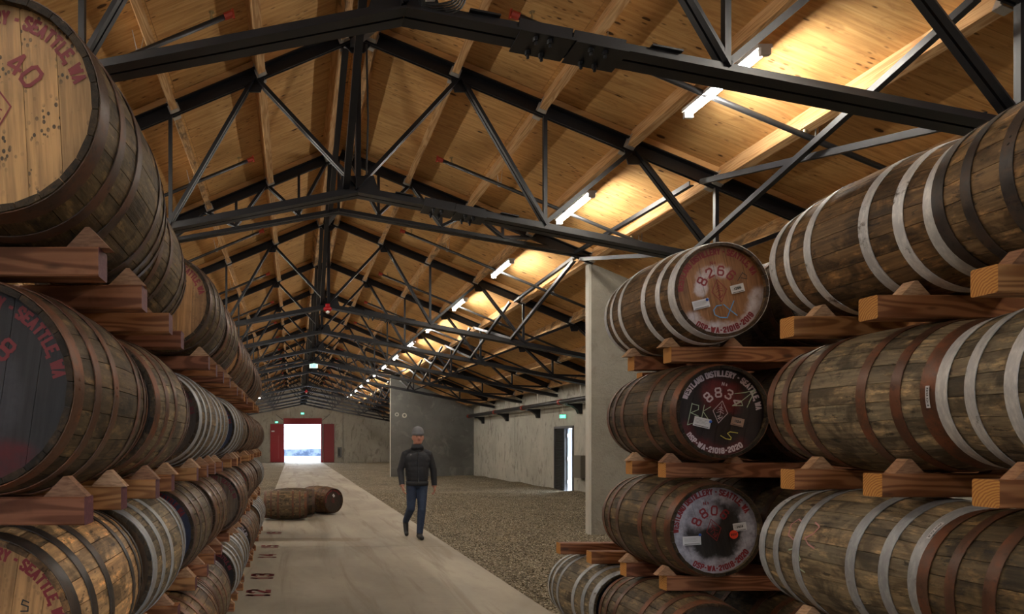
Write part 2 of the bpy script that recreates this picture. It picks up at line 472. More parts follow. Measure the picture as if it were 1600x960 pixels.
    t.set(Base_Color=t.mix(n, (0.011, 0.011, 0.014), (0.022, 0.022, 0.027)), Roughness=0.75)
    M['jacket'] = t.m
    t = NT('denim')
    n = t.noise(t.obj(), 22, 4)
    t.set(Base_Color=t.mix(n, (0.015, 0.025, 0.055), (0.04, 0.06, 0.11)), Roughness=0.85)
    M['denim'] = t.m
    M['shoe'] = simple('shoe_black', (0.012, 0.011, 0.011), 0.5)
    M['skin'] = simple('skin', (0.44, 0.20, 0.135), 0.55)
    t = NT('beanie_knit')
    n = t.noise(t.vmath('MULTIPLY', t.obj(), (220, 220, 60)), 1, 2)
    t.set(Base_Color=t.mix(n, (0.10, 0.10, 0.105), (0.21, 0.21, 0.22)), Roughness=0.95)
    t.bump(n, 0.5, 0.004)
    M['beanie'] = t.m
    M['hair'] = simple('hair_brown', (0.06, 0.035, 0.02), 0.8)
    M['eye'] = simple('eye_dark', (0.02, 0.015, 0.012), 0.3)
    M['lip'] = simple('lip', (0.30, 0.09, 0.075), 0.5)


make_materials()


# ------------------------------------------------------------------ mesh helpers
class MB:
    def __init__(self):
        self.v, self.f, self.mi, self.pc = [], [], [], []

    def add(self, verts, faces, mi=0, piece=None):
        o = len(self.v)
        self.v.extend([tuple(p) for p in verts])
        for fc in faces:
            self.f.append([i + o for i in fc])
            self.mi.append(mi)
        if piece is not None:
            while len(self.pc) < o:
                self.pc.append(0.0)
            self.pc.extend([piece] * len(verts))

    def box(self, c, s, mi=0, rot=None, piece=None):
        hx, hy, hz = s[0] / 2, s[1] / 2, s[2] / 2
        vs = [Vector((x, y, z)) for x in (-hx, hx) for y in (-hy, hy) for z in (-hz, hz)]
        if rot is not None:
            vs = [rot @ p for p in vs]
        c = Vector(c)
        self.add([p + c for p in vs], [(0, 1, 3, 2), (4, 6, 7, 5), (0, 4, 5, 1), (2, 3, 7, 6), (0, 2, 6, 4), (1, 5, 7, 3)], mi, piece)

    def box2(self, a, b, mi=0, piece=None):
        a, b = Vector(a), Vector(b)
        self.box((a + b) / 2, b - a, mi, None, piece)

    def extrude(self, poly, p0, p1, up=(0, 0, 1), mi=0, capmi=None):
        """poly: list of (u, v); extruded from p0 to p1, v towards `up`, u sideways"""
        p0, p1 = Vector(p0), Vector(p1)
        d = (p1 - p0).normalized()
        side = d.cross(Vector(up))
        if side.length < 1e-6:
            side = d.cross(Vector((0, 1, 0)))
        side.normalize()
        upv = side.cross(d)
        n = len(poly)
        vs = [p0 + side * u + upv * w for u, w in poly] + [p1 + side * u + upv * w for u, w in poly]
        fs = [(i, (i + 1) % n, n + (i + 1) % n, n + i) for i in range(n)]
        self.add(vs, fs, mi)
        self.add(vs, [tuple(range(n))[::-1], tuple(range(n, 2 * n))], mi if capmi is None else capmi)

    def prism(self, poly, axis, a, b, mi=0):
        """poly in the two other axes; axis 'x','y','z'"""
        def P(p, q):
            return {'x': (q, p[0], p[1]), 'y': (p[0], q, p[1]), 'z': (p[0], p[1], q)}[axis]
        n = len(poly)
        vs = [P(p, a) for p in poly] + [P(p, b) for p in poly]
        fs = [(i, (i + 1) % n, n + (i + 1) % n, n + i) for i in range(n)] + [tuple(range(n))[::-1], tuple(range(n, 2 * n))]
        self.add(vs, fs, mi)

    def tube(self, p0, p1, r0, r1=None, n=10, mi=0, cap=True):
        r1 = r0 if r1 is None else r1
        p0, p1 = Vector(p0), Vector(p1)
        d = (p1 - p0).normalized()
        a = d.orthogonal().normalized()
        b = d.cross(a)
        vs = [p0 + (a * math.cos(k * 2 * PI / n) + b * math.sin(k * 2 * PI / n)) * r0 for k in range(n)]
        vs += [p1 + (a * math.cos(k * 2 * PI / n) + b * math.sin(k * 2 * PI / n)) * r1 for k in range(n)]
        fs = [(k, (k + 1) % n, n + (k + 1) % n, n + k) for k in range(n)]
        if cap:
            fs += [tuple(range(n))[::-1], tuple(range(n, 2 * n))]
        self.add(vs, fs, mi)

    def path(self, pts, r, n=6, mi=0):
        for a, b in zip(pts, pts[1:]):
            self.tube(a, b, r, r, n, mi)

    def ball(self, c, r, seg=12, rings=8, mi=0, scale=(1, 1, 1), zmin=-1.0):
        vs, fs = [], []
        for i in range(rings + 1):
            th = PI * i / rings
            for j in range(seg):
                ph = 2 * PI * j / seg
                z = max(math.cos(th), zmin)
                vs.append((c[0] + r * scale[0] * math.sin(th) * math.cos(ph), c[1] + r * scale[1] * math.sin(th) * math.sin(ph), c[2] + r * scale[2] * z))
        for i in range(rings):
            for j in range(seg):
                fs.append((i * seg + j, (i + 1) * seg + j, (i + 1) * seg + (j + 1) % seg, i * seg + (j + 1) % seg))
        self.add(vs, fs, mi)

    def mesh(self, name, mats, smooth=False, fix=True):
        me = bpy.data.meshes.new(name)
        me.from_pydata(self.v, [], self.f)
        for m in (mats if isinstance(mats, (list, tuple)) else [mats]):
            me.materials.append(m)
        me.polygons.foreach_set('material_index', self.mi)
        if self.pc:
            while len(self.pc) < len(self.v):
                self.pc.append(0.0)
            at = me.attributes.new('piece', 'FLOAT', 'POINT')
            at.data.foreach_set('value', self.pc)
        if fix:
            bm = bmesh.new()
            bm.from_mesh(me)
            bmesh.ops.recalc_face_normals(bm, faces=bm.faces)
            bm.to_mesh(me)
            bm.free()
        if smooth:
            me.polygons.foreach_set('use_smooth', [True] * len(me.polygons))
        me.update()
        return me


def ob(name, me, parent=None, loc=None, rot=None, color=None, kind=None, label=None):
    o = bpy.data.objects.new(name, me)
    COL.objects.link(o)
    if parent is not None:
        o.parent = parent
    if loc is not None:
        o.location = loc
    if rot is not None:
        o.rotation_euler = rot
    if color is not None:
        o.color = (*color[:3], 1)
    if kind:
        o['kind'] = kind
    if label:
        o['label'] = label
    return o


def thing(name, label, cat, loc=(0, 0, 0), rot=(0, 0, 0), group=None, me=None):
    o = ob(name, me, None, loc, rot)
    o['label'] = label
    o['category'] = cat
    if group:
        o['group'] = group
    return o


def struct(name, me, **kw):
    return ob(name, me, kind='structure', **kw)


ORD = ['first', 'second', 'third', 'fourth', 'fifth', 'sixth', 'seventh', 'eighth', 'ninth', 'tenth', 'eleventh', 'twelfth',
       'thirteenth', 'fourteenth', 'fifteenth', 'sixteenth', 'seventeenth', 'eighteenth', 'nineteenth', 'twentieth']

# ------------------------------------------------------------------ building dimensions (metres, floor at z = 0)
RX = 0.80             # ridge x
SLOPE = 0.416
CHORD_TOP = 6.74      # top of the upper chord at the ridge
DECK = 6.87           # underside of the plywood at the ridge
BOT_Z = 4.672         # underside of lower chord at the apex
BOT_S = 0.195
T0, TD = 4.92, 3.54   # first visible truss, bay
NB_BACK, NB = -3, 15
WX_R, WX_L = 8.8, -7.2
Y_BACK, Y_END = -7.0, 57.0
SLAB_L, SLAB_R = -0.63, 2.44


def deck_z(x):
    return DECK - SLOPE * abs(x - RX)


def ty(i):
    return T0 + TD * i


# ------------------------------------------------------------------ setting: floor, gravel, walls
def build_shell():
    mb = MB()
    js = [-7.0, -1.2, 4.0, 10.55, 17.0, 23.5, 30.0, 36.5, 43.0, 49.5, 57.3]
    fl = MB()
    fl.box2((SLAB_L, Y_BACK, -0.30), (SLAB_R, 57.3, -0.06))
    floor = struct('floor', fl.mesh('floor', M['slab']))
    for a, b in zip(js, js[1:]):
        s = MB()
        s.box2((SLAB_L, a + 0.004, -0.12), (SLAB_R, b - 0.004, 0.0))
        ob('floor_slab', s.mesh('floor_slab', M['slab']), floor)

    # gravel beds either side of the slab: uneven ground, mounded along the far wall
    def bed(x0, x1, y0, y1, nx, ny, side):
        vs, fs = [], []
        for j in range(ny + 1):
            y = y0 + (y1 - y0) * j / ny
            for i in range(nx + 1):
                x = x0 + (x1 - x0) * i / nx
                h = -0.02 + 0.03 * (noise.noise((x * 0.7, y * 0.7, 3.1))) + 0.012 * noise.noise((x * 3, y * 3, 1.0))
                edge = min(1.0, (x - x0) / 0.6 if side > 0 else (x1 - x) / 0.6)
                h = -0.012 + (h + 0.012) * max(edge, 0)
                if side > 0:
                    h += 0.10 * max(0, min(1, (x - 6.4) / 2.2)) * (0.7 + 0.6 * noise.noise((0.4, y * 0.5, 0)))
                    h += 0.13 * math.exp(-((x - 8.4) / 0.5) ** 2 - ((y - 20.6) / 0.7) ** 2)
                    if y < 7.0 and x < 6.0:
                        h = min(h, -0.012)
                elif x > -2.4:
                    h = min(h, -0.012)
                vs.append((x, y, h))
        for j in range(ny):
            for i in range(nx):
                a = j * (nx + 1) + i
                fs.append((a, a + 1, a + nx + 2, a + nx + 1))
        m = MB(); m.add(vs, fs)
        return m.mesh('gravel_bed', M['gravel'], smooth=True, fix=False)
    g1 = ob('gravel', bed(SLAB_R, WX_R, Y_BACK, Y_END, 44, 260, 1), kind='stuff', label='grey brown gravel between the slab and the long concrete wall')
    g1['category'] = 'gravel'
    g2 = ob('gravel', bed(WX_L, SLAB_L, Y_BACK, Y_END, 30, 120, -1), kind='stuff', label='grey brown gravel under and behind the long barrel stack')
    g2['category'] = 'gravel'

    # loose stones
    N = 42000
    x = rng.uniform(SLAB_R + 0.01, WX_R - 0.15, N * 2)
    y = 6.2 + (rng.random(N * 2) ** 1.5) * 16
    keep = ~((x > 2.0) & (y < 6.6) & (x < 6))
    x, y = x[keep][:N], y[keep][:N]
    N = len(x)
    s = rng.uniform(0.006, 0.015, N)
    dirs = np.array([(1, 0, 0), (0, 1, 0), (-1, 0, 0), (0, -1, 0), (0, 0, 0.7), (0, 0, -0.7)], float)
    P = dirs[None] * s[:, None, None] * rng.uniform(0.6, 1.3, (N, 6, 1))
    ang = rng.uniform(0, 2 * PI, N)
    ca, sa = np.cos(ang)[:, None], np.sin(ang)[:, None]
    px = P[:, :, 0] * ca - P[:, :, 1] * sa
    py = P[:, :, 0] * sa + P[:, :, 1] * ca
    z0 = np.array([max(-0.012, -0.02 + 0.03 * noise.noise((a * 0.7, b * 0.7, 3.1)) + 0.10 * max(0, min(1, (a - 6.4) / 2.2)) * (0.7 + 0.6 * noise.noise((0.4, b * 0.5, 0)))) for a, b in zip(x, y)])
    co = np.stack([px + x[:, None], py + y[:, None], P[:, :, 2] + z0[:, None] + 0.004], -1).reshape(-1, 3)
    tri = np.array([(0, 1, 4), (1, 2, 4), (2, 3, 4), (3, 0, 4), (1, 0, 5), (2, 1, 5), (3, 2, 5), (0, 3, 5)])
    faces = (tri[None] + (np.arange(N) * 6)[:, None, None]).reshape(-1, 3)
    me = bpy.data.meshes.new('pebbles')
    me.vertices.add(len(co)); me.vertices.foreach_set('co', co.ravel())
    me.loops.add(faces.size); me.loops.foreach_set('vertex_index', faces.ravel())
    me.polygons.add(len(faces)); me.polygons.foreach_set('loop_start', np.arange(len(faces)) * 3)
    me.update(calc_edges=True)
    at = me.attributes.new('piece', 'FLOAT', 'POINT')
    at.data.foreach_set('value', np.repeat(rng.random(N), 6))
    me.materials.append(M['pebble'])
    lo = ob('loose_gravel', me, kind='stuff', label='loose crushed stones lying on the gravel beside the slab')
    lo['category'] = 'gravel'

    # outdoors
    g = MB()
    g.box2((-60, Y_END + 0.3, -0.35), (60, 160, -0.03))
    g.box2((WX_R + 0.25, -40, -0.35), (70, Y_END + 0.3, -0.05))
    g.box2((-60, -60, -0.35), (WX_R + 0.25, Y_BACK - 0.2, -0.05))
    struct('ground_outside', g.mesh('ground_outside', M['outside']))
    # low bank seen through the doorway
    b = MB()
    pts = [(-60, -0.1)] + [(-60 + k * 3, 0.55 + 0.18 * noise.noise((k * 0.6, 2, 0)) + 0.004 * k * 3) for k in range(41)] + [(60, -0.1)]
    b.prism(pts, 'y', 88, 95)
    struct('hill_outside', b.mesh('hill_outside', M['outside']))

    # ---- end wall: three cast panels with open joints, doorway in the middle one
    DX0, DX1, DH = -0.74, 2.32, 3.20
    y0, y1 = Y_END, Y_END + 0.22
    we = struct('wall_end', None)
    def top(x):
        return deck_z(x) + 0.05
    def panel(poly, par, mat, name='concrete_panel', ax='y', a=y0, bb=y1):
        m = MB(); m.prism(poly, ax, a, bb)
        return ob(name, m.mesh(name, mat), par)
    panel([(WX_L - .2, -0.1), (-2.69, -0.1), (-2.69, top(-2.69)), (WX_L - .2, top(WX_L - .2))], we, M['conc_end'])
    panel([(-2.67, -0.1), (DX0, -0.1), (DX0, DH), (DX1, DH), (DX1, -0.1), (4.16, -0.1), (4.16, top(4.16)), (RX, top(RX)), (-2.67, top(-2.67))], we, M['conc_end'])
    panel([(4.19, -0.1), (WX_R + .2, -0.1), (WX_R + .2, top(WX_R + .2)), (4.19, top(4.19))], we, M['conc_end'])
    s = MB()
    s.box2((WX_L - .2, y0 + 0.12, -0.1), (DX0 - .05, y1 + 0.1, DH)); s.box2((DX1 + .05, y0 + 0.12, -0.1), (WX_R + .2, y1 + 0.1, DH))
    s.prism([(WX_L - .2, DH + .02), (WX_R + .2, DH + .02), (RX, DECK)], 'y', y0 + 0.12, y1 + 0.1)
    ob('joint_backing', s.mesh('joint_backing', M['rubber']), we)

    # ---- back wall with the opposite doorway standing open behind the camera
    wbk = struct('wall_back', None)
    panel([(WX_L - .2, -0.1), (DX0, -0.1), (DX0, DH), (DX1, DH), (DX1, -0.1), (WX_R + .2, -0.1), (WX_R + .2, top(WX_R + .2)), (RX, top(RX)), (WX_L - .2, top(WX_L - .2))],
          wbk, M['conc_end'], a=Y_BACK - 0.2, bb=Y_BACK)

    # ---- side walls
    wl = struct('wall_left', None)
    panel([(Y_BACK, -0.1), (Y_END, -0.1), (Y_END, deck_z(WX_L) + .1), (Y_BACK, deck_z(WX_L) + .1)], wl, M['conc_side'], ax='x', a=WX_L - .2, bb=WX_L)
    wr = struct('wall_right', None)
    ht = deck_z(WX_R) + .1
    OY0, OY1, OH = 21.40, 22.95, 2.16
    def wpanel(poly):
        return panel(poly, wr, M['conc_side'], ax='x', a=WX_R, bb=WX_R + .2)
    wpanel([(Y_BACK, -0.1), (12.35, -0.1), (12.35, ht), (Y_BACK, ht)])
    wpanel([(12.37, -0.1), (OY0, -0.1), (OY0, OH), (OY1, OH), (OY1, -0.1), (27.1, -0.1), (27.1, ht), (12.37, ht)])
    wpanel([(27.13, -0.1), (33.3, -0.1), (33.3, ht), (27.13, ht)])
    wpanel([(33.32, -0.1), (45, -0.1), (45, ht), (33.32, ht)])
    wpanel([(45.02, -0.1), (Y_END, -0.1), (Y_END, ht), (45.02, ht)])
    s = MB()
    s.box2((WX_R + .1, 12.2, -.1), (WX_R + .24, 12.6, ht)); s.box2((WX_R + .1, 26.9, -.1), (WX_R + .24, 27.3, ht)); s.box2((WX_R + .1, 44.8, -.1), (WX_R + .24, 45.2, ht))
    ob('joint_backing', s.mesh('joint_backing', M['rubber']), wr)
    # cast ledge along the top of the long wall
    l = MB()
    l.prism([(WX_R - 0.05, 2.86), (WX_R, 2.82), (WX_R, 3.0), (WX_R - 0.02, 3.0), (WX_R - 0.05, 2.94)], 'y', 12.2, 33.2)
    ob('ledge', l.mesh('ledge', M['conc_side']), wr)

    # ---- fin walls standing out from the side walls
    def fin(nm, xe, x1, y, th, mat, drop):
        f = struct(nm, None)
        m = MB()
        c = 0.03
        sgn = 1 if x1 > xe else -1
        zt = lambda x: deck_z(x) - drop
        mid = [xe + sgn * 1.25 * k for k in range(1, 3)]
        poly = [(xe + sgn * c, -0.15), (x1, -0.15), (x1, zt(x1)), (xe + sgn * c, zt(xe))]
        m.prism(poly, 'y', y, y + th)
        ob('concrete_panel', m.mesh('concrete_panel', mat), f)
        e = MB()
        e.prism([(xe + sgn * c, y), (xe, y + c), (xe, y + th - c), (xe + sgn * c, y + th)], 'z', -0.15, zt(xe) - 0.002)
        ob('chamfered_edge', e.mesh('chamfered_edge', M['conc_edge']), f)
        return f
    fin('wall_fin', 5.22, WX_R, ty(2) + 0.02, 0.2, M['conc_fin'], 0.26)
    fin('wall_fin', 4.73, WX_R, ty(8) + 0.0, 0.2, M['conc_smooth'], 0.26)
    fin('wall_fin', -3.62, WX_L, ty(2) + 0.02, 0.2, M['conc_fin'], 0.26)
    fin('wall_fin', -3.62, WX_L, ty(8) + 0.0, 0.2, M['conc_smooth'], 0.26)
    # form-tie marks on the smooth fin
    for (px, pz, r) in ((5.42, 2.95, 0.12), (5.05, 3.0, 0.10), (7.75, 2.75, 0.11)):
        tr = MB()
        k = 20
        vs = [(px + rr * math.cos(a * 2 * PI / k), ty(8) - d, pz + rr * math.sin(a * 2 * PI / k)) for rr, d in ((r, 0.0), (r * 0.9, 0.012), (r * 0.6, 0.012), (r * 0.5, 0.0)) for a in range(k)]
        fs = [(b_ * k + a, b_ * k + (a + 1) % k, (b_ + 1) * k + (a + 1) % k, (b_ + 1) * k + a) for b_ in range(3) for a in range(k)]
        tr.add(vs, fs)
        ob('form_tie_ring', tr.mesh('form_tie_ring', M['conc_edge' if px < 6 else 'conc_smooth'], smooth=True), bpy.data.objects['wall_fin.001'])


build_shell()


# ------------------------------------------------------------------ roof: plywood panels, purlins, hangers
def build_roof():
    ceil = struct('ceiling', None)
    for sx in (-1, 1):
        ce = MB()
        xe = WX_R + 0.6 if sx > 0 else WX_L - 0.6
        ce.prism([(RX, DECK + 0.03), (xe, DECK + 0.03 - SLOPE * abs(xe - RX)), (xe, DECK + 0.13 - SLOPE * abs(xe - RX)), (RX, DECK + 0.13)], 'y', Y_BACK - 0.3, Y_END + 0.4)
        ob('roof_sheet', ce.mesh('roof_sheet', M['rubber']), ceil)
    th = math.atan(SLOPE)
    cs, sn = math.cos(th), math.sin(th)
    rows = [(0.0, 2.44), (2.44, 4.88), (4.88, 7.32), (7.32, 8.95)]
    field = MB()
    W = 1.22
    cache = {}
    j0 = int((Y_BACK - 0.2) // W)
    for sx in (-1, 1):
        for ri, (s0, s1) in enumerate(rows):
            for j in range(j0, int(Y_END / W) + 1):
                ya = j * W + (0.61 if ri % 2 else 0.0)
                s0g, s1g = s0 + 0.002, s1 - 0.002
                p = [(RX + sx * s0g * cs, DECK - s0g * sn), (RX + sx * s1g * cs, DECK - s1g * sn)]
                up = (sx * sn * 0.018, cs * 0.018)
                q = [p[0], p[1], (p[1][0] + up[0], p[1][1] + up[1]), (p[0][0] + up[0], p[0][1] + up[1])]
                near = 1.8 < ya < 27 and not (sx < 0 and ri >= 2)
                if near:
                    key = (sx, ri)
                    if key not in cache:
                        m = MB(); m.prism(q, 'y', 0.002, W - 0.002)
                        cache[key] = m.mesh('roof_panel', M['deck'])
                    ob('roof_panel', cache[key], ceil, loc=(0, ya, 0))
                else:
                    m = MB(); m.prism(q, 'y', ya + 0.002, ya + W - 0.002)
                    field.add(m.v, m.f, 0, random.random())
    ob('roof_panel_field', field.mesh('roof_panel_field', M['deck']), ceil, kind='stuff')

    # purlins, hung between the trusses
    offs = [0.255, 1.27, 2.34, 3.42, 4.50, 5.60, 6.70, 7.75]
    PW, PH = 0.09, 0.235
    pm = {}
    rest = MB()
    hm = MB()   # one strap hanger: seat and two cheeks, in purlin-local space
    hm.box2((-PW / 2 - 0.004, -0.05, -PH - 0.006), (PW / 2 + 0.004, 0.02, -PH))
    hm.box2((-PW / 2 - 0.006, -0.05, -PH), (-PW / 2, 0.02, -PH + 0.15))
    hm.box2((PW / 2, -0.05, -PH), (PW / 2 + 0.006, 0.02, -PH + 0.15))
    hm.box2((-PW / 2 - 0.022, -0.055, -PH), (-PW / 2, -0.05, -PH + 0.16))
    hm.box2((PW / 2, -0.055, -PH), (PW / 2 + 0.022, -0.05, -PH + 0.16))
    hme = hm.mesh('purlin_hanger', M['zinc'])
    for i in range(NB_BACK, NB):
        ya, yb = ty(i) + 0.055, ty(i + 1) - 0.055
        if i == NB_BACK:
            ya = Y_BACK
        if i == NB - 1:
            yb = Y_END
        for sx in (-1, 1):
            for k, of in enumerate(offs):
                x = RX + sx * of
                z = DECK - SLOPE * of
                vis = i >= -1 and not (sx < 0 and k > 3)
                if vis:
                    L = round(yb - ya, 3)
                    if L not in pm:
                        m = MB(); m.box2((-PW / 2, 0, -PH), (PW / 2, L, -0.001))
                        pm[L] = m.mesh('purlin', M['purlin'])
                    o = ob('purlin', pm[L], ceil, loc=(x, ya, z), rot=(0, sx * th, 0))
                    if i < 6:
                        ob('purlin_hanger', hme, o, loc=(0, 0.05, 0))
                        h2 = ob('purlin_hanger', hme, o, loc=(0, L - 0.05, 0), rot=(0, 0, PI))
                else:
                    rest.box((x, (ya + yb) / 2, z - PH / 2), (PW, yb - ya, PH), 0, Matrix.Rotation(sx * th, 3, 'Y'), random.random())
    ob('purlin_run', rest.mesh('purlin_run', M['purlin']), ceil, kind='stuff')
    return ceil


CEIL = build_roof()


# ------------------------------------------------------------------ steel trusses
def angle_pair(leg, hgt, t, gap, up=1):
    """two back-to-back angles as 2 closed outlines (u across the truss, v up)"""
    out = []
    for s in (-1, 1):
        a = gap / 2
        pts = [(a, 0), (a + leg, 0), (a + leg, t), (a + t, t), (a + t, hgt), (a, hgt)]
        if up < 0:
            pts = [(p[0], hgt - p[1]) for p in pts]
        out.append([(s * p[0], p[1]) for p in pts])
    return out


def bar_section(w, h):
    return [[(-w / 2, -h / 2), (w / 2, -h / 2), (w / 2, h / 2), (-w / 2, h / 2)]]


def member(secs, p0, p1, y=0.0):
    m = MB()
    for s in secs:
        m.extrude(s, (p0[0], y, p0[1]), (p1[0], y, p1[1]), up=(0, 0, 1) if abs(p1[0] - p0[0]) > 0.02 else (1, 0, 0))
    return m


def bz(x):
    return BOT_Z - BOT_S * abs(x - RX)


def tz(x):
    return CHORD_TOP - SLOPE * abs(x - RX)


def chord_parts(kind):
    """list of (part name, mesh, matname)"""
    S = M['steel']
    parts = []
    TOPS = angle_pair(0.085, 0.14, 0.016, 0.02, up=-1)
    BOTS = angle_pair(0.10, 0.105, 0.018, 0.022, up=1)
    DG = angle_pair(0.05, 0.055, 0.012, 0.02)
    VT = bar_section(0.05, 0.045)
    xr, xl = WX_R - 0.05, WX_L + 0.05
    if kind == 'fan':
        xr, xl = 5.26, -3.66
    for sx, xe in ((1, xr), (-1, xl)):
        m = MB()
        for s in TOPS:
            m.extrude(s, (RX, 0, CHORD_TOP - 0.14), (xe, 0, tz(xe) - 0.14))
        parts.append(('top_chord', m.mesh('top_chord', S), None))
        n = MB()
        n.extrude([(-0.045, 0.14), (0.045, 0.14), (0.045, 0.225), (-0.045, 0.225)], (RX, 0, CHORD_TOP - 0.14 + 0.015), (xe, 0, tz(xe) - 0.14 + 0.015))
        parts.append(('nailer', n.mesh('nailer', M['nailer']), None))
    if kind == 'main':
        for sx, xe in ((1, xr), (-1, xl)):
            m = MB()
            for s in BOTS:
                m.extrude(s, (RX, 0, BOT_Z), (xe, 0, bz(xe)))
            parts.append(('bottom_chord', m.mesh('bottom_chord', S), None))
        bots = [0.0, 2.32, 4.44, 6.45]
        tops = [1.27, 3.42, 5.60]
        for sx in (1, -1):
            for k, tx in enumerate(tops):
                T = (RX + sx * tx, tz(RX + tx) - 0.11)
                for bx in (bots[k], bots[k + 1]):
                    B = (RX + sx * bx, bz(RX + bx) + 0.07)
                    parts.append(('diagonal', member(DG, T, B).mesh('diagonal', S), None))
            for bx in bots[1:]:
                x = RX + sx * bx
                parts.append(('vertical', member(VT, (x, bz(x) + 0.06), (x, tz(x) - 0.1)).mesh('vertical', S), None))
            xe = RX + sx * 7.7
            parts.append(('diagonal', member(DG, (RX + sx * 6.45, bz(RX + 6.45) + 0.07), (xe, tz(RX + 7.7) - 0.1)).mesh('diagonal', S), None))
        kp = MB()
        for s in angle_pair(0.07, 0.07, 0.012, 0.02):
            kp.extrude(s, (RX - 0.03, 0, BOT_Z + 0.05), (RX - 0.03, 0, CHORD_TOP - 0.1), up=(1, 0, 0))
        parts.append(('king_post', kp.mesh('king_post', S), None))
        g = MB()
        g.prism([(RX - 0.26, BOT_Z + 0.06), (RX + 0.26, BOT_Z + 0.06), (RX + 0.2, BOT_Z + 0.24), (RX - 0.2, BOT_Z + 0.24)], 'y', -0.009, 0.009)
        parts.append(('gusset_plate', g.mesh('gusset_plate', S), None))
        g = MB()
        g.prism([(RX - 0.16, CHORD_TOP - 0.21), (RX, CHORD_TOP - 0.16), (RX + 0.16, CHORD_TOP - 0.21), (RX + 0.08, CHORD_TOP - 0.30), (RX - 0.08, CHORD_TOP - 0.30)], 'y', -0.009, 0.009)
        parts.append(('gusset_plate', g.mesh('gusset_plate', S), None))
        for tx in tops:
            for sx in (-1, 1):
                c = RX + sx * tx
                z = tz(c)
                g = MB()
                g.prism([(c - 0.12, z - 0.13 - sx * -0.12 * SLOPE), (c + 0.12, z - 0.13 - sx * 0.12 * SLOPE), (c + 0.07, z - 0.26), (c - 0.07, z - 0.26)], 'y', -0.009, 0.009)
                parts.append(('gusset_plate', g.mesh('gusset_plate', S), None))
        # bolted splice in the lower chord
        a, b = 1.60, 2.36
        xs = [(a, 1.98), (1.99, b)]
        for q, (c0, c1) in enumerate(xs):
            p = MB()
            for s in ([(-0.135, -0.012), (0.135, -0.012), (0.135, 0.0), (-0.135, 0.0)], [(-0.04, 0.0), (-0.015, 0.0), (-0.015, 0.13), (-0.04, 0.13)],
                      [(0.04, 0.0), (0.015, 0.0), (0.015, 0.13), (0.04, 0.13)]):
                p.extrude(s, (c0, 0, bz(c0) - 0.004 - 0.006 * q), (c1, 0, bz(c1) - 0.004 - 0.006 * q))
            parts.append(('splice_plate', p.mesh('splice_plate', S), None))
            for bx in (c0 + 0.12, c0 + 0.22):
                for yy in (-0.085, 0.085):
                    bo = MB()
                    z = bz(bx) - 0.016
                    bo.tube((bx, yy, z - 0.030), (bx, yy, z), 0.021, 0.021, 6)
                    bo.tube((bx, yy, z - 0.055), (bx, yy, z - 0.030), 0.011, 0.011, 6)
                    parts.append(('bolt', bo.mesh('bolt', S), 'near'))
        for xx in (1.30, 2.60):
            cp = MB()
            cp.extrude([(-0.06, 0.1055), (0.06, 0.1055), (0.06, 0.118), (-0.06, 0.118)], (xx - 0.06, 0, bz(xx - 0.06)), (xx + 0.16, 0, bz(xx + 0.16)))
            parts.append(('cover_plate', cp.mesh('cover_plate', S), None))
    else:
        bz2 = lambda x: 5.65 - 0.18 * abs(x - RX)
        for sx, xe in ((1, xr), (-1, xl)):
            m = MB()
            for s in angle_pair(0.085, 0.08, 0.016, 0.02):
                m.extrude(s, (RX, 0, 5.65), (xe, 0, bz2(xe)))
            parts.append(('bottom_chord', m.mesh('bottom_chord', S), None))
            for bx in (0.70, 1.80, 2.88):
                B = (RX + sx * bx, bz2(RX + bx) + 0.06)
                for tx in (bx - 0.52, bx + 0.56):
                    T = (RX + sx * tx, tz(RX + tx) - 0.11)
                    parts.append(('diagonal', member(DG, T, B).mesh('diagonal', S), None))
                parts.append(('vertical', member(VT, B, (B[0], tz(RX + bx) - 0.1)).mesh('vertical', S), None))
        kp = member(VT, (RX, 5.7), (RX, CHORD_TOP - 0.1))
        parts.append(('king_post', kp.mesh('king_post', S), None))
    return parts


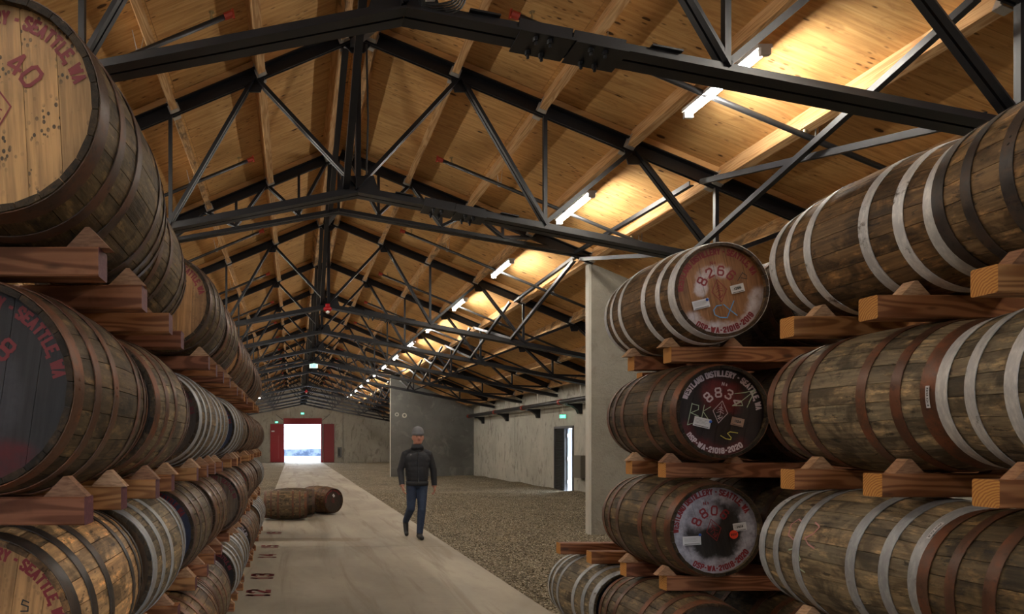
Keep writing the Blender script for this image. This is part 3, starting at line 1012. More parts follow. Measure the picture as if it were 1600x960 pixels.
def build_trusses():
    main = chord_parts('main')
    fan = chord_parts('fan')
    for i in range(NB_BACK, NB):
        k = 'fan' if i in (2, 8) else 'main'
        if k == 'fan':
            lab = 'shallow black steel truss with fan-shaped webs bearing on the ' + ('rough' if i == 2 else 'smooth') + ' concrete fin wall'
        elif i < 0:
            lab = f'black steel scissor truss {["three bays", "two bays", "one bay"][i + 3]} before the truss with the coiled cable'
        elif i == 0:
            lab = 'black steel scissor truss with coiled cable at its peak and large bolted splice'
        elif i == 1:
            lab = 'black steel scissor truss just before the rough concrete fin wall'
        elif i < 8:
            lab = f'black steel scissor truss, {ORD[i - 3]} one past the rough concrete fin wall'
        else:
            lab = f'small black steel scissor truss, {ORD[i - 9]} one past the smooth concrete fin wall'
        t = thing('roof_truss', lab, 'truss', (0, ty(i), 0), group='trusses carrying the plywood roof')
        for nm, me, flag in (fan if k == 'fan' else main):
            if flag == 'near' and i > 6:
                continue
            ob(nm, me, t)
    # sway braces between trusses: one crossed pair per bay along the ridge and above the fin wall ends
    S = M['steel']
    def brace(i, x, lab, w):
        a, b = ty(i), ty(i + 1)
        t = thing('cross_brace', lab, 'brace', (x, a, 0), group='crossed steel braces between the trusses')
        lo0 = (5.7 - 0.18 * abs(x - RX) if i in (2, 8) else bz(x) + 0.12)
        lo1 = (5.7 - 0.18 * abs(x - RX) if i + 1 in (2, 8) else bz(x) + 0.12)
        hi = tz(x) - 0.16
        for (z0, z1, dx) in ((hi, lo1, -0.045), (lo0, hi, 0.045)):
            m = MB()
            m.extrude([(-w, -w), (w, -w), (w, -w + 0.012), (-w + 0.012, -w + 0.012), (-w + 0.012, w), (-w, w)], (dx, 0.03, z0), (dx, b - a - 0.03, z1))
            ob('brace_bar', m.mesh('brace_bar', S), t)
    for i in range(0, NB - 1):
        brace(i, RX - 0.1, f'crossed black braces along the ridge in the {ORD[i]} bay beyond the cable coil', 0.04)
        if i < 12:
            brace(i, RX + 4.2, f'crossed black braces above the fin wall ends in the {ORD[i]} bay beyond the cable coil', 0.03)
    # bearing brackets on the long wall
    br = MB()
    br.prism([(WX_R - 0.46, 2.815), (WX_R, 2.815), (WX_R, 2.50), (WX_R - 0.09, 2.50), (WX_R - 0.14, 2.62), (WX_R - 0.30, 2.74), (WX_R - 0.46, 2.77)], 'y', -0.09, 0.09)
    bm_ = br.mesh('wall_bracket', M['steel'])
    for i in range(4, 8):
        thing('wall_bracket', f'dark steel pipe bracket on the long concrete wall, {ORD[i - 4]} one past the side doorway', 'bracket', (0, ty(i) + 1.77, 0), group='pipe brackets on the long wall', me=bm_)


build_trusses()


# ------------------------------------------------------------------ lamps, pipes and other roof services
def build_services():
    offx = 3.42
    body = MB(); body.box2((-0.065, -0.60, 0.0), (0.065, 0.60, 0.035))
    for y in (-0.45, 0.45):
        body.box2((-0.012, y - 0.01, 0.03), (0.012, y + 0.01, 0.075))
    tube = MB(); tube.tube((0, -0.575, -0.028), (0, 0.575, -0.028), 0.024, n=12)
    cap = MB(); cap.box2((-0.045, -0.02, -0.065), (0.045, 0.02, 0.0))
    bme, tme, cme = body.mesh('lamp_housing', M['lamp_body']), tube.mesh('lamp_tube', M['lamp_tube'], smooth=False), cap.mesh('end_cap', M['lamp_body'])
    for i in range(NB_BACK, NB):
        for sx in (1, -1):
            x = RX + sx * offx
            z = DECK - SLOPE * offx - 0.235 - 0.075
            y = ty(i) + 1.78
            if y > Y_END - 0.8:
                continue
            side = 'over the gravel' if sx > 0 else 'over the long stack'
            lab = f'white tube lamp {side}, ' + (f'{ORD[i]} bay beyond the cable coil' if i >= 0 else f'{["three bays", "two bays", "one bay"][i + 3]} before the cable coil')
            t = thing('tube_lamp', lab, 'lamp', (x, y, z), group='tube lamps in a line ' + side)
            ob('lamp_housing', bme, t)
            ob('lamp_tube', tme, t)
            ob('end_cap', cme, t, loc=(0, -0.59, 0))
            ob('end_cap', cme, t, loc=(0, 0.59, 0))

    # sprinkler branch lines
    th = SLOPE
    def zpipe(of):
        return DECK - SLOPE * of - 0.31
    for sx in (1, -1):
        o0, o1 = 1.45, (7.5 if sx > 0 else 4.6)
        pm = MB(); pm.tube((RX + sx * o0, 0, zpipe(o0)), (RX + sx * o1, 0, zpipe(o1)), 0.028, n=8)
        pme = pm.mesh('pipe', M['pipe'], smooth=True)
        cm = MB()
        cm.tube((RX + sx * (o0 - 0.03), 0, zpipe(o0) + 0.012), (RX + sx * (o0 + 0.05), 0, zpipe(o0) - 0.02), 0.036, n=8)
        cm.tube((RX + sx * (o0 - 0.05), 0, zpipe(o0) - 0.035), (RX + sx * (o0 - 0.03), 0, zpipe(o0) + 0.06), 0.013, n=6)
        cme2 = cm.mesh('red_end_cap', M['red_cap'])
        hs = []
        for of in ((1.63, 4.4, 7.0) if sx > 0 else (1.63, 4.4)):
            h = MB()
            x, z = RX + sx * of, zpipe(of)
            h.tube((x, 0, z), (x, 0, z + 0.06), 0.016, n=8)
            h.tube((x, 0, z + 0.06), (x, 0, z + 0.10), 0.01, n=6)
            h.tube((x, 0, z + 0.10), (x, 0, z + 0.106), 0.03, n=8)
            hs.append(h.mesh('sprinkler_head', M['brass']))
        gs = []
        for of in ((2.37, 4.53, 6.73) if sx > 0 else (2.37, 4.53)):
            g = MB()
            x, z = RX + sx * of, zpipe(of)
            k = 10
            ring = [(x + 0.036 * math.cos(a * 2 * PI / k), 0.0, z + 0.036 * math.sin(a * 2 * PI / k)) for a in range(k + 1)]
            g.path(ring, 0.007, 4)
            g.path([(x + 0.02, 0.0, z + 0.03), (x + 0.055, 0.05, z + 0.24)], 0.006, 4)
            g.path([(x - 0.02, 0.0, z + 0.03), (x - 0.055, -0.05, z + 0.2)], 0.006, 4)
            gs.append(g.mesh('pipe_hanger', M['zinc']))
        for i in range(-1, NB - 2):
            side = 'over the gravel' if sx > 0 else 'over the long stack'
            bay = f'{ORD[i]} bay beyond the cable coil' if i >= 0 else 'bay before the cable coil'
            t = thing('sprinkler_pipe', f'black sprinkler pipe {side}, {bay}', 'pipe', (0, ty(i) + 2.02, 0), group='sprinkler branch lines ' + side)
            ob('pipe', pme, t)
            ob('red_end_cap', cme2, t, label='red end cap')
            if i < 8:
                for h in hs:
                    ob('sprinkler_head', h, t, label='small brass sprinkler head')
                for g in gs:
                    ob('pipe_hanger', g, t, label='galvanised pipe hanger')
    # main along the long wall
    x, z = WX_R - 0.35, 2.90
    t = thing('water_main', 'thick black sprinkler main running along the top of the long concrete wall', 'pipe', (x, 12.4, z))
    m = MB(); m.tube((0, 0, 0), (0, 20.6, 0), 0.075, n=12)
    ob('pipe', m.mesh('pipe', M['pipe'], smooth=True), t)
    for y in (2.1, 5.6, 9.2, 12.7, 16.2, 20.4):
        c = MB(); c.tube((0, y - 0.07, 0), (0, y + 0.07, 0), 0.09, n=10)
        ob('coupling', c.mesh('coupling', M['red_cap']), t, label='red pipe coupling')
    for y in (0.6, 4.1, 7.7, 11.2, 14.8, 18.3):
        r = MB(); r.tube((-0.0, y, 0.07), (0.0, y, 0.5), 0.008, n=5)
        r.box2((-0.09, y - 0.02, -0.09), (0.09, y + 0.02, -0.08))
        ob('pipe_hanger', r.mesh('pipe_hanger', M['zinc']), t, label='galvanised pipe hanger')
    # two ridge conduits hanging plumb beside the first trusses
    t = thing('conduit', 'pair of grey cables clipped up the ridge post of the first truss', 'cable', (RX + 0.10, ty(1) - 0.02, 0))
    m = MB(); m.path([(0, -0.06, 4.9), (0.02, -0.06, 5.6), (0.0, -0.06, 6.5)], 0.012, 6)
    ob('cable', m.mesh('cable', M['cable']), t)
    # cable coil with white connector at the first truss peak
    cx, cy, cz = 1.02, ty(0) - 0.09, 4.775
    t = thing('cable_coil', 'coil of black cable lying on the first truss beside the peak', 'cable', (cx, cy, cz))
    m = MB()
    for q in range(5):
        k = 22
        rr = 0.135 + 0.008 * q
        pts = [(rr * math.cos(a * 2 * PI / k) + 0.01 * q, -0.045 + 0.018 * q + 0.01 * math.sin(a), 0.75 * rr * math.sin(a * 2 * PI / k)) for a in range(k + 1)]
        m.path(pts, 0.008, 5)
    m.path([(-0.13, 0, 0.02), (-0.2, 0, 0.3), (-0.23, 0.02, 0.9)], 0.012, 5)
    m.path([(-0.09, 0, 0.04), (-0.15, 0, 0.3), (-0.19, 0.02, 0.9)], 0.012, 5)
    ob('cable', m.mesh('cable', M['cable']), t)
    m = MB(); m.box2((-0.095, -0.09, -0.085), (-0.03, -0.055, -0.03))
    ob('connector', m.mesh('connector', M['white_plastic']), t, label='white plastic connector block')

    # red alarm bells under the ridge
    def bell(i, lab, dz=0.0):
        t = thing('alarm_strobe', lab, 'alarm', (RX - 0.02, ty(i) - 0.13, BOT_Z - 0.06 + dz), group='red alarms under the ridge')
        m = MB(); m.ball((0, 0, 0.02), 0.10, 14, 8, scale=(1, 0.8, 0.62)); m.box2((-0.05, -0.05, 0.05), (0.05, 0.07, 0.13))
        ob('dome', m.mesh('dome', M['bell_red'], smooth=True), t)
        m = MB(); m.ball((0, -0.03, -0.055), 0.045, 10, 6, scale=(1, 1, 0.8))
        ob('strobe', m.mesh('strobe', M['strobe'], smooth=True), t, label='white strobe lens')
    bell(3, 'red alarm with white strobe below the ridge, larger of the two')
    bell(10, 'red alarm with white strobe below the ridge, farther and smaller of the two')


build_services()


# ------------------------------------------------------------------ stencil lettering
def rev(pl):
    return [(1 - x, y) for x, y in pl]


def half(pl):
    return [pl, rev(pl)]


G = {
    '0': half([(.40, 1), (.18, 1), (0, .80), (0, .20), (.18, 0), (.40, 0)]),
    'O': half([(.40, 1), (.18, 1), (0, .80), (0, .20), (.18, 0), (.40, 0)]),
    '8': half([(.40, 1), (.16, 1), (.04, .86), (.04, .66), (.18, .54), (.40, .54)]) + half([(.40, .47), (.16, .47), (0, .34), (0, .14), (.16, 0), (.40, 0)]),
    '6': [[(.97, .84), (.80, 1), (.20, 1), (0, .80), (0, .20), (.18, 0), (.40, 0)], [(.60, 0), (.82, 0), (1, .18), (1, .40), (.82, .56), (.2, .56)]],
    '9': [[(.03, .16), (.20, 0), (.80, 0), (1, .20), (1, .80), (.82, 1), (.60, 1)], [(.40, 1), (.18, 1), (0, .82), (0, .60), (.18, .44), (.8, .44)]],
    '2': [[(0, .78), (.18, 1), (.82, 1), (1, .82), (1, .64), (.05, .14)], [(0, .02), (1, .02)]],
    '1': [[(.15, .8), (.5, 1), (.5, 0)], [(.2, .02), (.8, .02)]],
    '3': [[(0, .84), (.18, 1), (.80, 1), (1, .84), (1, .68), (.80, .54), (.35, .54)], [(.80, .48), (1, .34), (1, .16), (.80, 0), (.18, 0), (0, .16)]],
    '4': [[(.72, 0), (.72, 1), (0, .32)], [(0, .28), (1, .28)]],
    '5': [[(.95, 1), (.10, 1), (.06, .56), (.78, .58), (1, .42), (1, .18), (.80, 0), (.18, 0), (0, .14)]],
    '7': [[(0, 1), (1, 1), (.35, 0)]],
    'W': [[(0, 1), (.25, 0), (.5, .85)], [(.5, .85), (.75, 0), (1, 1)]],
    'E': [[(.05, 0), (.05, 1)], [(.25, 1), (1, 1)], [(.25, .5), (.8, .5)], [(.25, 0), (1, 0)]],
    'S': [[(1, .82), (.82, 1), (.18, 1), (0, .82), (0, .64), (.42, .53)], [(.58, .49), (1, .36), (1, .18), (.82, 0), (.18, 0), (0, .18)]],
    'T': [[(0, 1), (1, 1)], [(.5, .86), (.5, 0)]],
    'L': [[(.05, 1), (.05, 0)], [(.25, 0), (1, 0)]],
    'A': [[(0, 0), (.5, 1)], [(.5, 1), (1, 0)], [(.3, .3), (.7, .3)]],
    'N': [[(.03, 0), (.03, 1)], [(.1, .95), (.9, .05)], [(.97, 0), (.97, 1)]],
    'D': [[(.05, 0), (.05, 1)], [(.25, 1), (.75, 1), (1, .78), (1, .22), (.75, 0), (.25, 0)]],
    'I': [[(.5, 0), (.5, 1)]],
    'R': [[(.05, 0), (.05, 1)], [(.22, 1), (.8, 1), (1, .82), (1, .66), (.8, .5), (.22, .5)], [(.5, .45), (1, 0)]],
    'Y': [[(0, 1), (.5, .5)], [(1, 1), (.5, .5)], [(.5, .42), (.5, 0)]],
    'P': [[(.05, 0), (.05, 1)], [(.22, 1), (.8, 1), (1, .82), (1, .62), (.8, .46), (.22, .46)]],
    'B': [[(.05, 0), (.05, 1)], [(.05, 1), (.75, 1), (.95, .84), (.95, .68), (.75, .54), (.1, .54)], [(.75, .54), (1, .38), (1, .16), (.8, 0), (.05, 0)]],
    'K': [[(.05, 0), (.05, 1)], [(1, 1), (.1, .45)], [(.3, .6), (1, 0)]],
    'C': [[(1, .8), (.75, 1), (.25, 1), (0, .78), (0, .22), (.25, 0), (.75, 0), (1, .2)]],
    'V': [[(0, 1), (.5, 0)], [(.5, 0), (1, 1)]],
    'X': [[(0, 1), (1, 0)], [(0, 0), (1, 1)]],
    'o': [[(.5, .75), (.15, .6), (.15, .3), (.5, .15), (.85, .3), (.85, .6), (.5, .75)], [(.1, .02), (.9, .02)]],
    '-': [[(.1, .5), (.9, .5)]],
    ',': [[(.5, .05), (.3, -.2)]],
    ' ': [],
}
NARROW = {'I': 0.35, '1': 0.6, '-': 0.7, ',': 0.35, ' ': 0.55, 'W': 1.25, 'o': 0.8}


def stroke(m, pl, th, mi=0, z=0.0):
    z -= 0.000006 * (len(m.f) % 60)
    """flat quads along a polyline in (x, z); y is the thin direction"""
    for (ax, az), (bx, bz_) in zip(pl, pl[1:]):
        d = Vector((bx - ax, bz_ - az))
        if d.length < 1e-9:
            continue
        d.normalize()
        n = Vector((-d.y, d.x)) * th / 2
        e = d * th * 0.35
        z -= 0.000006
        m.add([(ax - e.x + n.x, z, az - e.y + n.y), (ax - e.x - n.x, z, az - e.y - n.y), (bx + e.x - n.x, z, bz_ + e.y - n.y), (bx + e.x + n.x, z, bz_ + e.y + n.y)], [(0, 1, 2, 3)], mi)


def glyph(m, ch, w, h, th, cx, cz, ang, mi=0, z=0.0):
    """centred at (cx, cz), rotated by ang (ccw) in the x-z plane seen from -y"""
    w = w * NARROW.get(ch, 1.0)
    ca, sa = math.cos(ang), math.sin(ang)
    for pl in G[ch]:
        q = []
        for x, y in pl:
            u, v = (x - .5) * (w - th), (y - .5) * (h - th)
            q.append((cx + u * ca - v * sa, cz + u * sa + v * ca))
        stroke(m, q, th, mi, z)


def arc_text(m, s, r, a0, a1, w, h, th, inward=False, mi=0, z=0.0):
    """spread s along radius r from angle a0 to a1 (degrees)"""
    ws = [NARROW.get(c, 1.0) for c in s]
    tot = sum(ws)
    acc = 0
    for c, wd in zip(s, ws):
        f = (acc + wd / 2) / tot
        acc += wd
        a = math.radians(a0 + (a1 - a0) * f)
        rot = a - PI / 2 if not inward else a + PI / 2
        glyph(m, c, w, h, th, r * math.cos(a), r * math.sin(a), rot, mi, z)


def line_text(m, s, x, zc, w, h, th, gap, ang=0.0, mi=0, z=0.0):
    ws = [NARROW.get(c, 1.0) * w + gap for c in s]
    u = -sum(ws) / 2
    for c, wd in zip(s, ws):
        u2 = u + wd / 2
        u += wd
        glyph(m, c, w, h, th, x + u2 * math.cos(ang), zc + u2 * math.sin(ang), ang, mi, z)


def emblem(m, s, th, tree=True):
    """upright diamond with a fir sprig and root scroll"""
    a, b = 0.044 * s, 0.066 * s
    stroke(m, [(0, b), (a, 0), (0, -b), (-a, 0), (0, b)], th)
    if not tree:
        return
    stroke(m, [(0, b * .72), (0.002, -b * .35)], th * .8)
    for k, w in ((.5, .18), (.28, .27), (.05, .34)):
        for sg in (-1, 1):
            stroke(m, [(0, b * k), (sg * a * w * 1.4, b * (k - .16))], th * .8)
    stroke(m, [(0.0, -b * .3), (-a * .3, -b * .42), (a * .25, -b * .5), (-a * .2, -b * .6), (a * .1, -b * .66)], th * .9)
    stroke(m, [(a * .3, -b * .32), (a * .36, -b * .45), (a * .22, -b * .55)], th * .8)


TOP_TEXT = 'WESTLAND DISTILLERY - SEATTLE, WA'


def lettering(num='', bottom='', emb=True, no_mark=True, num_angles=None, num_r=0.108, top=True, fade=1.0):
    m = MB()
    if top:
        arc_text(m, TOP_TEXT, 0.227, 170, 13, 0.0215, 0.038, 0.0084)
    if bottom:
        arc_text(m, bottom, 0.229, 223, 314, 0.022, 0.036, 0.0084, inward=True)
    if num:
        n = len(num)
        angs = num_angles or [90 + (n - 1) * 17.5 - 35 * k for k in range(n)]
        for c, a in zip(num, angs):
            ar = math.radians(a)
            glyph(m, c, 0.042, 0.060, 0.0095, num_r * math.cos(ar), num_r * math.sin(ar) + 0.008, ar - PI / 2)
    if no_mark:
        glyph(m, 'N', 0.017, 0.022, 0.004, -0.012, 0.166, 0)
        glyph(m, 'o', 0.013, 0.02, 0.0032, 0.008, 0.166, 0)
    if emb:
        emblem(m, 1.0, 0.0042)
    return m


# ------------------------------------------------------------------ barrels
BL, R_MID, R_END = 0.89, 0.310, 0.272
NST = 25
ST_T = 0.017


def br_r(t):
    return R_MID - (R_MID - R_END) * (t / (BL / 2)) ** 2


def stave_geo(seg, outer):
    ha = PI / NST - 0.0034
    ts = [-BL / 2 + BL * k / seg for k in range(seg + 1)]
    vs, fs = [], []
    prof = [(-1, -0.0022), (0, 0.0), (1, -0.0022)] if outer == 3 else [(-1, -0.0012), (1, -0.0012)]
    nv = len(prof) + 2
    for t in ts:
        R = br_r(t)
        for q, dr in prof:
            a = q * ha
            vs.append(((R + dr) * math.sin(a), t, (R + dr) * math.cos(a)))
        ri = R - ST_T
        vs.append((ri * math.sin(ha), t, ri * math.cos(ha)))
        vs.append((-ri * math.sin(ha), t, ri * math.cos(ha)))
    for k in range(seg):
        for j in range(nv):
            fs.append((k * nv + j, k * nv + (j + 1) % nv, (k + 1) * nv + (j + 1) % nv, (k + 1) * nv + j))
    fs.append(tuple(range(nv)))
    fs.append(tuple(range(seg * nv, (seg + 1) * nv))[::-1])
    return vs, fs


vs, fs = stave_geo(8, 3)
_m = MB(); _m.add(vs, fs)
STAVE = _m.mesh('stave', M['oak'], smooth=False)
for p in STAVE.polygons:
    p.use_smooth = len(p.vertices) == 4
STAVE.set_sharp_from_angle(angle=0.5)
STAVES = [STAVE]
_m = MB()
vs, fs = stave_geo(6, 2)
for k in range(NST):
    R = Matrix.Rotation(2 * PI * k / NST, 3, 'Y')
    _m.add([R @ Vector(p) for p in vs], fs, 0, random.random())
SHELL = _m.mesh('stave_shell', M['oak'])
for p in SHELL.polygons:
    p.use_smooth = len(p.vertices) == 4
SHELL.set_sharp_from_angle(angle=0.5)


def hoop_mesh(t0, t1, mat):
    n = 56
    vs, fs = [], []
    th = 0.0028
    for k in range(n):
        a = 2 * PI * k / n
        for t, d in ((t0, 0.0), (t0, th), (t1, th), (t1, 0.0)):
            R = br_r(t) + 0.0004 + d
            vs.append((R * math.sin(a), t, R * math.cos(a)))
    for k in range(n):
        for j in range(3):
            fs.append((k * 4 + j, k * 4 + j + 1, ((k + 1) % n) * 4 + j + 1, ((k + 1) % n) * 4 + j))
    m = MB(); m.add(vs, fs)
    me = m.mesh('hoop', mat)
    for p in me.polygons:
        p.use_smooth = True
    me.set_sharp_from_angle(angle=0.6)
    return me


H2 = BL / 2
HOOP_T = [(-H2 + 0.003, -H2 + 0.055), (-H2 + 0.128, -H2 + 0.168), (-H2 + 0.272, -H2 + 0.315)]
HOOP_T += [(-b, -a) for a, b in HOOP_T]
HOOPS = {k: [hoop_mesh(a, b, M[k2]) for a, b in HOOP_T] for k, k2 in (('iron', 'hoop'), ('galv', 'galv'))}
rv = MB()
for dx in (-0.012, 0.012):
    rv.tube((dx, 0, 0), (dx, 0, 0.0016), 0.005, 0.0025, 8)
RIVET = {'iron': rv.mesh('rivets', M['hoop']), 'galv': rv.mesh('rivets', M['galv'])}

HEAD_T = -H2 + 0.028
HR = br_r(HEAD_T) - ST_T + 0.003


def board_mesh(x0, x1, mat, joined=None):
    g = 0.0007
    a, b = max(x0 + g, -HR + 1e-4), min(x1 - g, HR - 1e-4)
    n = 7
    up = [(a + (b - a) * k / n, math.sqrt(max(HR * HR - (a + (b - a) * k / n) ** 2, 1e-8))) for k in range(n + 1)]
    poly = [(x, -z) for x, z in up] + [(x, z) for x, z in reversed(up)]
    m = joined or MB()
    o = MB(); o.prism(poly, 'y', HEAD_T, HEAD_T + 0.02)
    m.add(o.v, o.f, 0)
    return m


CUTS = [-HR, -0.172, -0.085, -0.004, 0.078, 0.165, HR]
_bm, _hm = {}, {}


def boards(matname):
    if matname not in _bm:
        _bm[matname] = [board_mesh(a, b, None).mesh('head_board', M[matname]) for a, b in zip(CUTS, CUTS[1:])]
    return _bm[matname]


def whole_head(matname):
    if matname not in _hm:
        m = MB()
        for a, b in zip(CUTS, CUTS[1:]):
            board_mesh(a, b, None, m)
        _hm[matname] = m.mesh('head', M[matname])
    return _hm[matname]


_m = MB()
_k = 32
_m.add([((HR - .001) * math.cos(2 * PI * k / _k), HEAD_T + 0.021, (HR - .001) * math.sin(2 * PI * k / _k)) for k in range(_k)] + [(0, HEAD_T + 0.021, 0)], [((k + 1) % _k, k, _k) for k in range(_k)])
BACKING = _m.mesh('head', M['ink'])
_m = MB()
_m.add([(HR * math.cos(2 * PI * k / _k), H2 - 0.028, HR * math.sin(2 * PI * k / _k)) for k in range(_k)] + [(0, H2 - 0.028, 0)], [(k, (k + 1) % _k, _k) for k in range(_k)])
REAR = _m.mesh('rear_head', M['head_oak'])

LET_Y = HEAD_T - 0.0012
_let = {}


def let_mesh(key, mat, **kw):
    k = (key, mat)
    if k not in _let:
        _let[k] = lettering(**kw).mesh('lettering', M[mat], fix=False)
    return _let[k]


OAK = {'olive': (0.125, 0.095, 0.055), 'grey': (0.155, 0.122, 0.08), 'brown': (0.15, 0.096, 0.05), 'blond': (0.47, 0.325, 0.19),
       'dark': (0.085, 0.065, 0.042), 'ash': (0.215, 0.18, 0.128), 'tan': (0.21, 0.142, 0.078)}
HOOPC = {'rust': ('iron', (0.095, 0.043, 0.024)), 'darkrust': ('iron', (0.062, 0.036, 0.025)), 'black': ('iron', (0.040, 0.034, 0.031)),
         'galv': ('galv', (0.40, 0.405, 0.41)), 'white': ('galv', (0.74, 0.73, 0.71))}
HOOPW = {'rust': 'rusty', 'darkrust': 'dark brown', 'black': 'black', 'galv': 'grey galvanised', 'white': 'whitish'}
OAKW = {'olive': 'mossy brown', 'ash': 'pale grey', 'grey': 'grey', 'brown': 'brown', 'blond': 'blond', 'dark': 'dark', 'tan': 'tan'}
NUM_BARREL = [0]


def barrel(label, group, loc, rot=(0, 0, 0), roll=0.0, wood='grey', hoops='rust', head='head_oak', head_rot=0.0, let=None, near=True, extras=None):
    t = thing('barrel', label, 'barrel', loc, rot, group)
    NUM_BARREL[0] += 1
    c = OAK[wood]
    j = random.uniform(0.9, 1.12)
    c = tuple(a * j for a in c)
    if near:
        for k in range(NST):
            ob('stave', STAVE, t, rot=(0, roll + 2 * PI * k / NST, 0), color=c)
    else:
        ob('stave_shell', SHELL, t, rot=(0, roll, 0), color=c)
    hk, hc = HOOPC[hoops]
    hp = []
    for me in HOOPS[hk]:
        q = random.uniform(0.85, 1.2)
        h = ob('hoop', me, t, color=tuple(a * q for a in hc))
        hp.append(h)
    if near:
        for h, (a, b) in zip(hp, HOOP_T):
            ang = roll + random.choice([-0.9, 0.7, 1.4, -1.7])
            tm = (a + b) / 2
            R = br_r(tm) + 0.003
            ob('rivet', RIVET[hk], h, loc=(R * math.sin(ang), tm, R * math.cos(ang)), rot=(0, ang, 0), color=hc)
        hd = ob('head', BACKING, t, rot=(0, -math.radians(head_rot), 0))
        for me in boards(head):
            ob('head_board', me, hd)
    else:
        hd = ob('head', whole_head(head), t, rot=(0, -math.radians(head_rot), 0))
    if let:
        ob('lettering', let_mesh(*let[:2], **let[2]), hd, loc=(0, LET_Y, 0), label='stencilled lettering', kind='stuff')
    ob('rear_head', REAR, t)
    if extras:
        extras(t, hd)
    return t


def card_on(hd, x, z, w, h, ang, mat='card', pin=None, bold='', pin_off=None):
    """small printed card fixed on a head, with optional blue pin"""
    m = MB()
    rot = Matrix.Rotation(-ang, 3, 'Y')
    m.box((0, -0.001, 0), (w, 0.002, h))
    for k in range(4):
        m.add([(-w * .42, -0.0026, h * (.30 - .13 * k)), (-w * .42, -0.0026, h * (.27 - .13 * k)), (w * (.32 - .1 * (k % 2)), -0.0026, h * (.27 - .13 * k)), (w * (.32 - .1 * (k % 2)), -0.0026, h * (.30 - .13 * k))], [(0, 1, 2, 3)], 1)
    m.add([(-w * .42, -0.0026, -h * .36), (-w * .42, -0.0026, -h * .42), (w * .42, -0.0026, -h * .42), (w * .42, -0.0026, -h * .36)], [(0, 1, 2, 3)], 2)
    if bold:
        line_text(m, bold, 0.0, h * .05, h * .22, h * .3, h * .07, h * .03, mi=2, z=-0.0028)
    c = ob('card', m.mesh('card', [M[mat], M['card_print'], M['ink']], fix=False), hd, loc=(x, LET_Y - 0.001, z), rot=(0, -ang, 0), label='white printed card' if mat == 'card' else 'tan printed card')
    if pin:
        p = MB(); p.ball((0, -0.004, 0), 0.0085, 10, 6, scale=(1, .6, 1))
        ob('pin', p.mesh('pin', M['pin_blue'], smooth=True), hd, loc=(pin[0], LET_Y - 0.003, pin[1]), label='round blue pin')


def chalk(hd, pls, mat, th=0.0056, lab='chalk mark'):
    m = MB()
    for pl in pls:
        stroke(m, pl, th)
    ob('chalk_mark', m.mesh('chalk_mark', M[mat], fix=False), hd, loc=(0, LET_Y - 0.0015, 0), label=lab)


def place(pts, cx, cz, k):
    return [((x - cx) * k, -(z - cz) * k) for x, z in pts]


# heads facing the aisle: pixel sketches are converted to head coordinates (unrotated heads carry the tilt in the lettering object)
def rotpt(p, deg):
    a = math.radians(-deg)
    return (p[0] * math.cos(a) - p[1] * math.sin(a), p[0] * math.sin(a) + p[1] * math.cos(a))


def extras_8266(t, hd):
    k = 0.272 / 400
    f = lambda p, r=12: rotpt(((p[0] - 1024) * k, -(p[1] - 474) * k), r)
    a = math.radians(2)
    card_on(hd, *f((867, 590)), 0.098, 0.052, a, pin=f((915, 552)))
    card_on(hd, *f((1177, 457)), 0.078, 0.048, a, bold='1286')
    chalk(hd, [[f(p) for p in ((1045, 597), (1000, 605), (975, 640), (985, 680), (1030, 702), (1090, 705))], [f((1090, 705)), f((1147, 562))], [f(p) for p in ((1060, 592), (1110, 635), (1175, 685))]], 'chalk_blue', lab='blue chalk mark')
    chalk(hd, [[f(p) for p in ((1222, 318), (1180, 390))], [f(p) for p in ((1218, 322), (1255, 345), (1258, 375), (1210, 365))]], 'ink', 0.0035, 'black letter P')


def extras_8834(t, hd):
    k = 0.272 / 395
    f = lambda p: rotpt(((p[0] - 1018) * k, -(p[1] - 485) * k), -10)
    a = math.radians(-3)
    card_on(hd, *f((860, 575)), 0.10, 0.056, a, pin=f((928, 568)))
    card_on(hd, *f((1163, 570)), 0.075, 0.048, a, mat='card_brown', bold='1124')
    chalk(hd, [[f(p) for p in ((775, 410), (735, 595))], [f(p) for p in ((775, 415), (832, 430), (828, 465), (765, 492))], [f(p) for p in ((765, 492), (828, 520), (800, 575), (735, 595))],
               [f(p) for p in ((880, 425), (858, 530))], [f(p) for p in ((935, 440), (868, 480), (915, 550))]], 'chalk_green', 0.004, 'green chalk letters')
    chalk(hd, [[f(p) for p in ((1020, 688), (1065, 715), (1105, 722), (1110, 705), (1078, 668), (1100, 655), (1165, 665))]], 'chalk_yellow', 0.0045, 'yellow chalk mark')
    chalk(hd, [[f(p) for p in ((1120, 432), (1195, 390), (1208, 430), (1120, 432))], [f(p) for p in ((1200, 390), (1320, 295))], [f(p) for p in ((1140, 328), (1230, 318), (1320, 295))],
               [f(p) for p in ((1310, 310), (1245, 445))], [f(p) for p in ((1300, 330), (1262, 400))]], 'chalk_green', 0.004, 'green chalk scribble')


def extras_8806(t, hd):
    k = 0.272 / 355
    f = lambda p: rotpt(((p[0] - 907) * k, -(p[1] - 503) * k), 15)
    card_on(hd, *f((735, 585)), 0.108, 0.052, math.radians(-12), pin=f((795, 540)))
    card_on(hd, *f((1107, 478)), 0.078, 0.048, math.radians(-6), bold='1414')
    m = MB()
    n = 24
    c = f((1058, 537))
    m.add([(0.026 * math.cos(2 * PI * q / n), 0, 0.026 * math.sin(2 * PI * q / n)) for q in range(n)], [tuple(range(n))])
    line_text(m, '2021', 0, 0, 0.009, 0.013, 0.0026, 0.0015, ang=math.radians(-6), mi=1, z=-0.0006)
    ob('sticker', m.mesh('sticker', [M['sticker'], M['ink']], fix=False), hd, loc=(c[0], LET_Y - 0.005, c[1]), label='round orange red sticker')


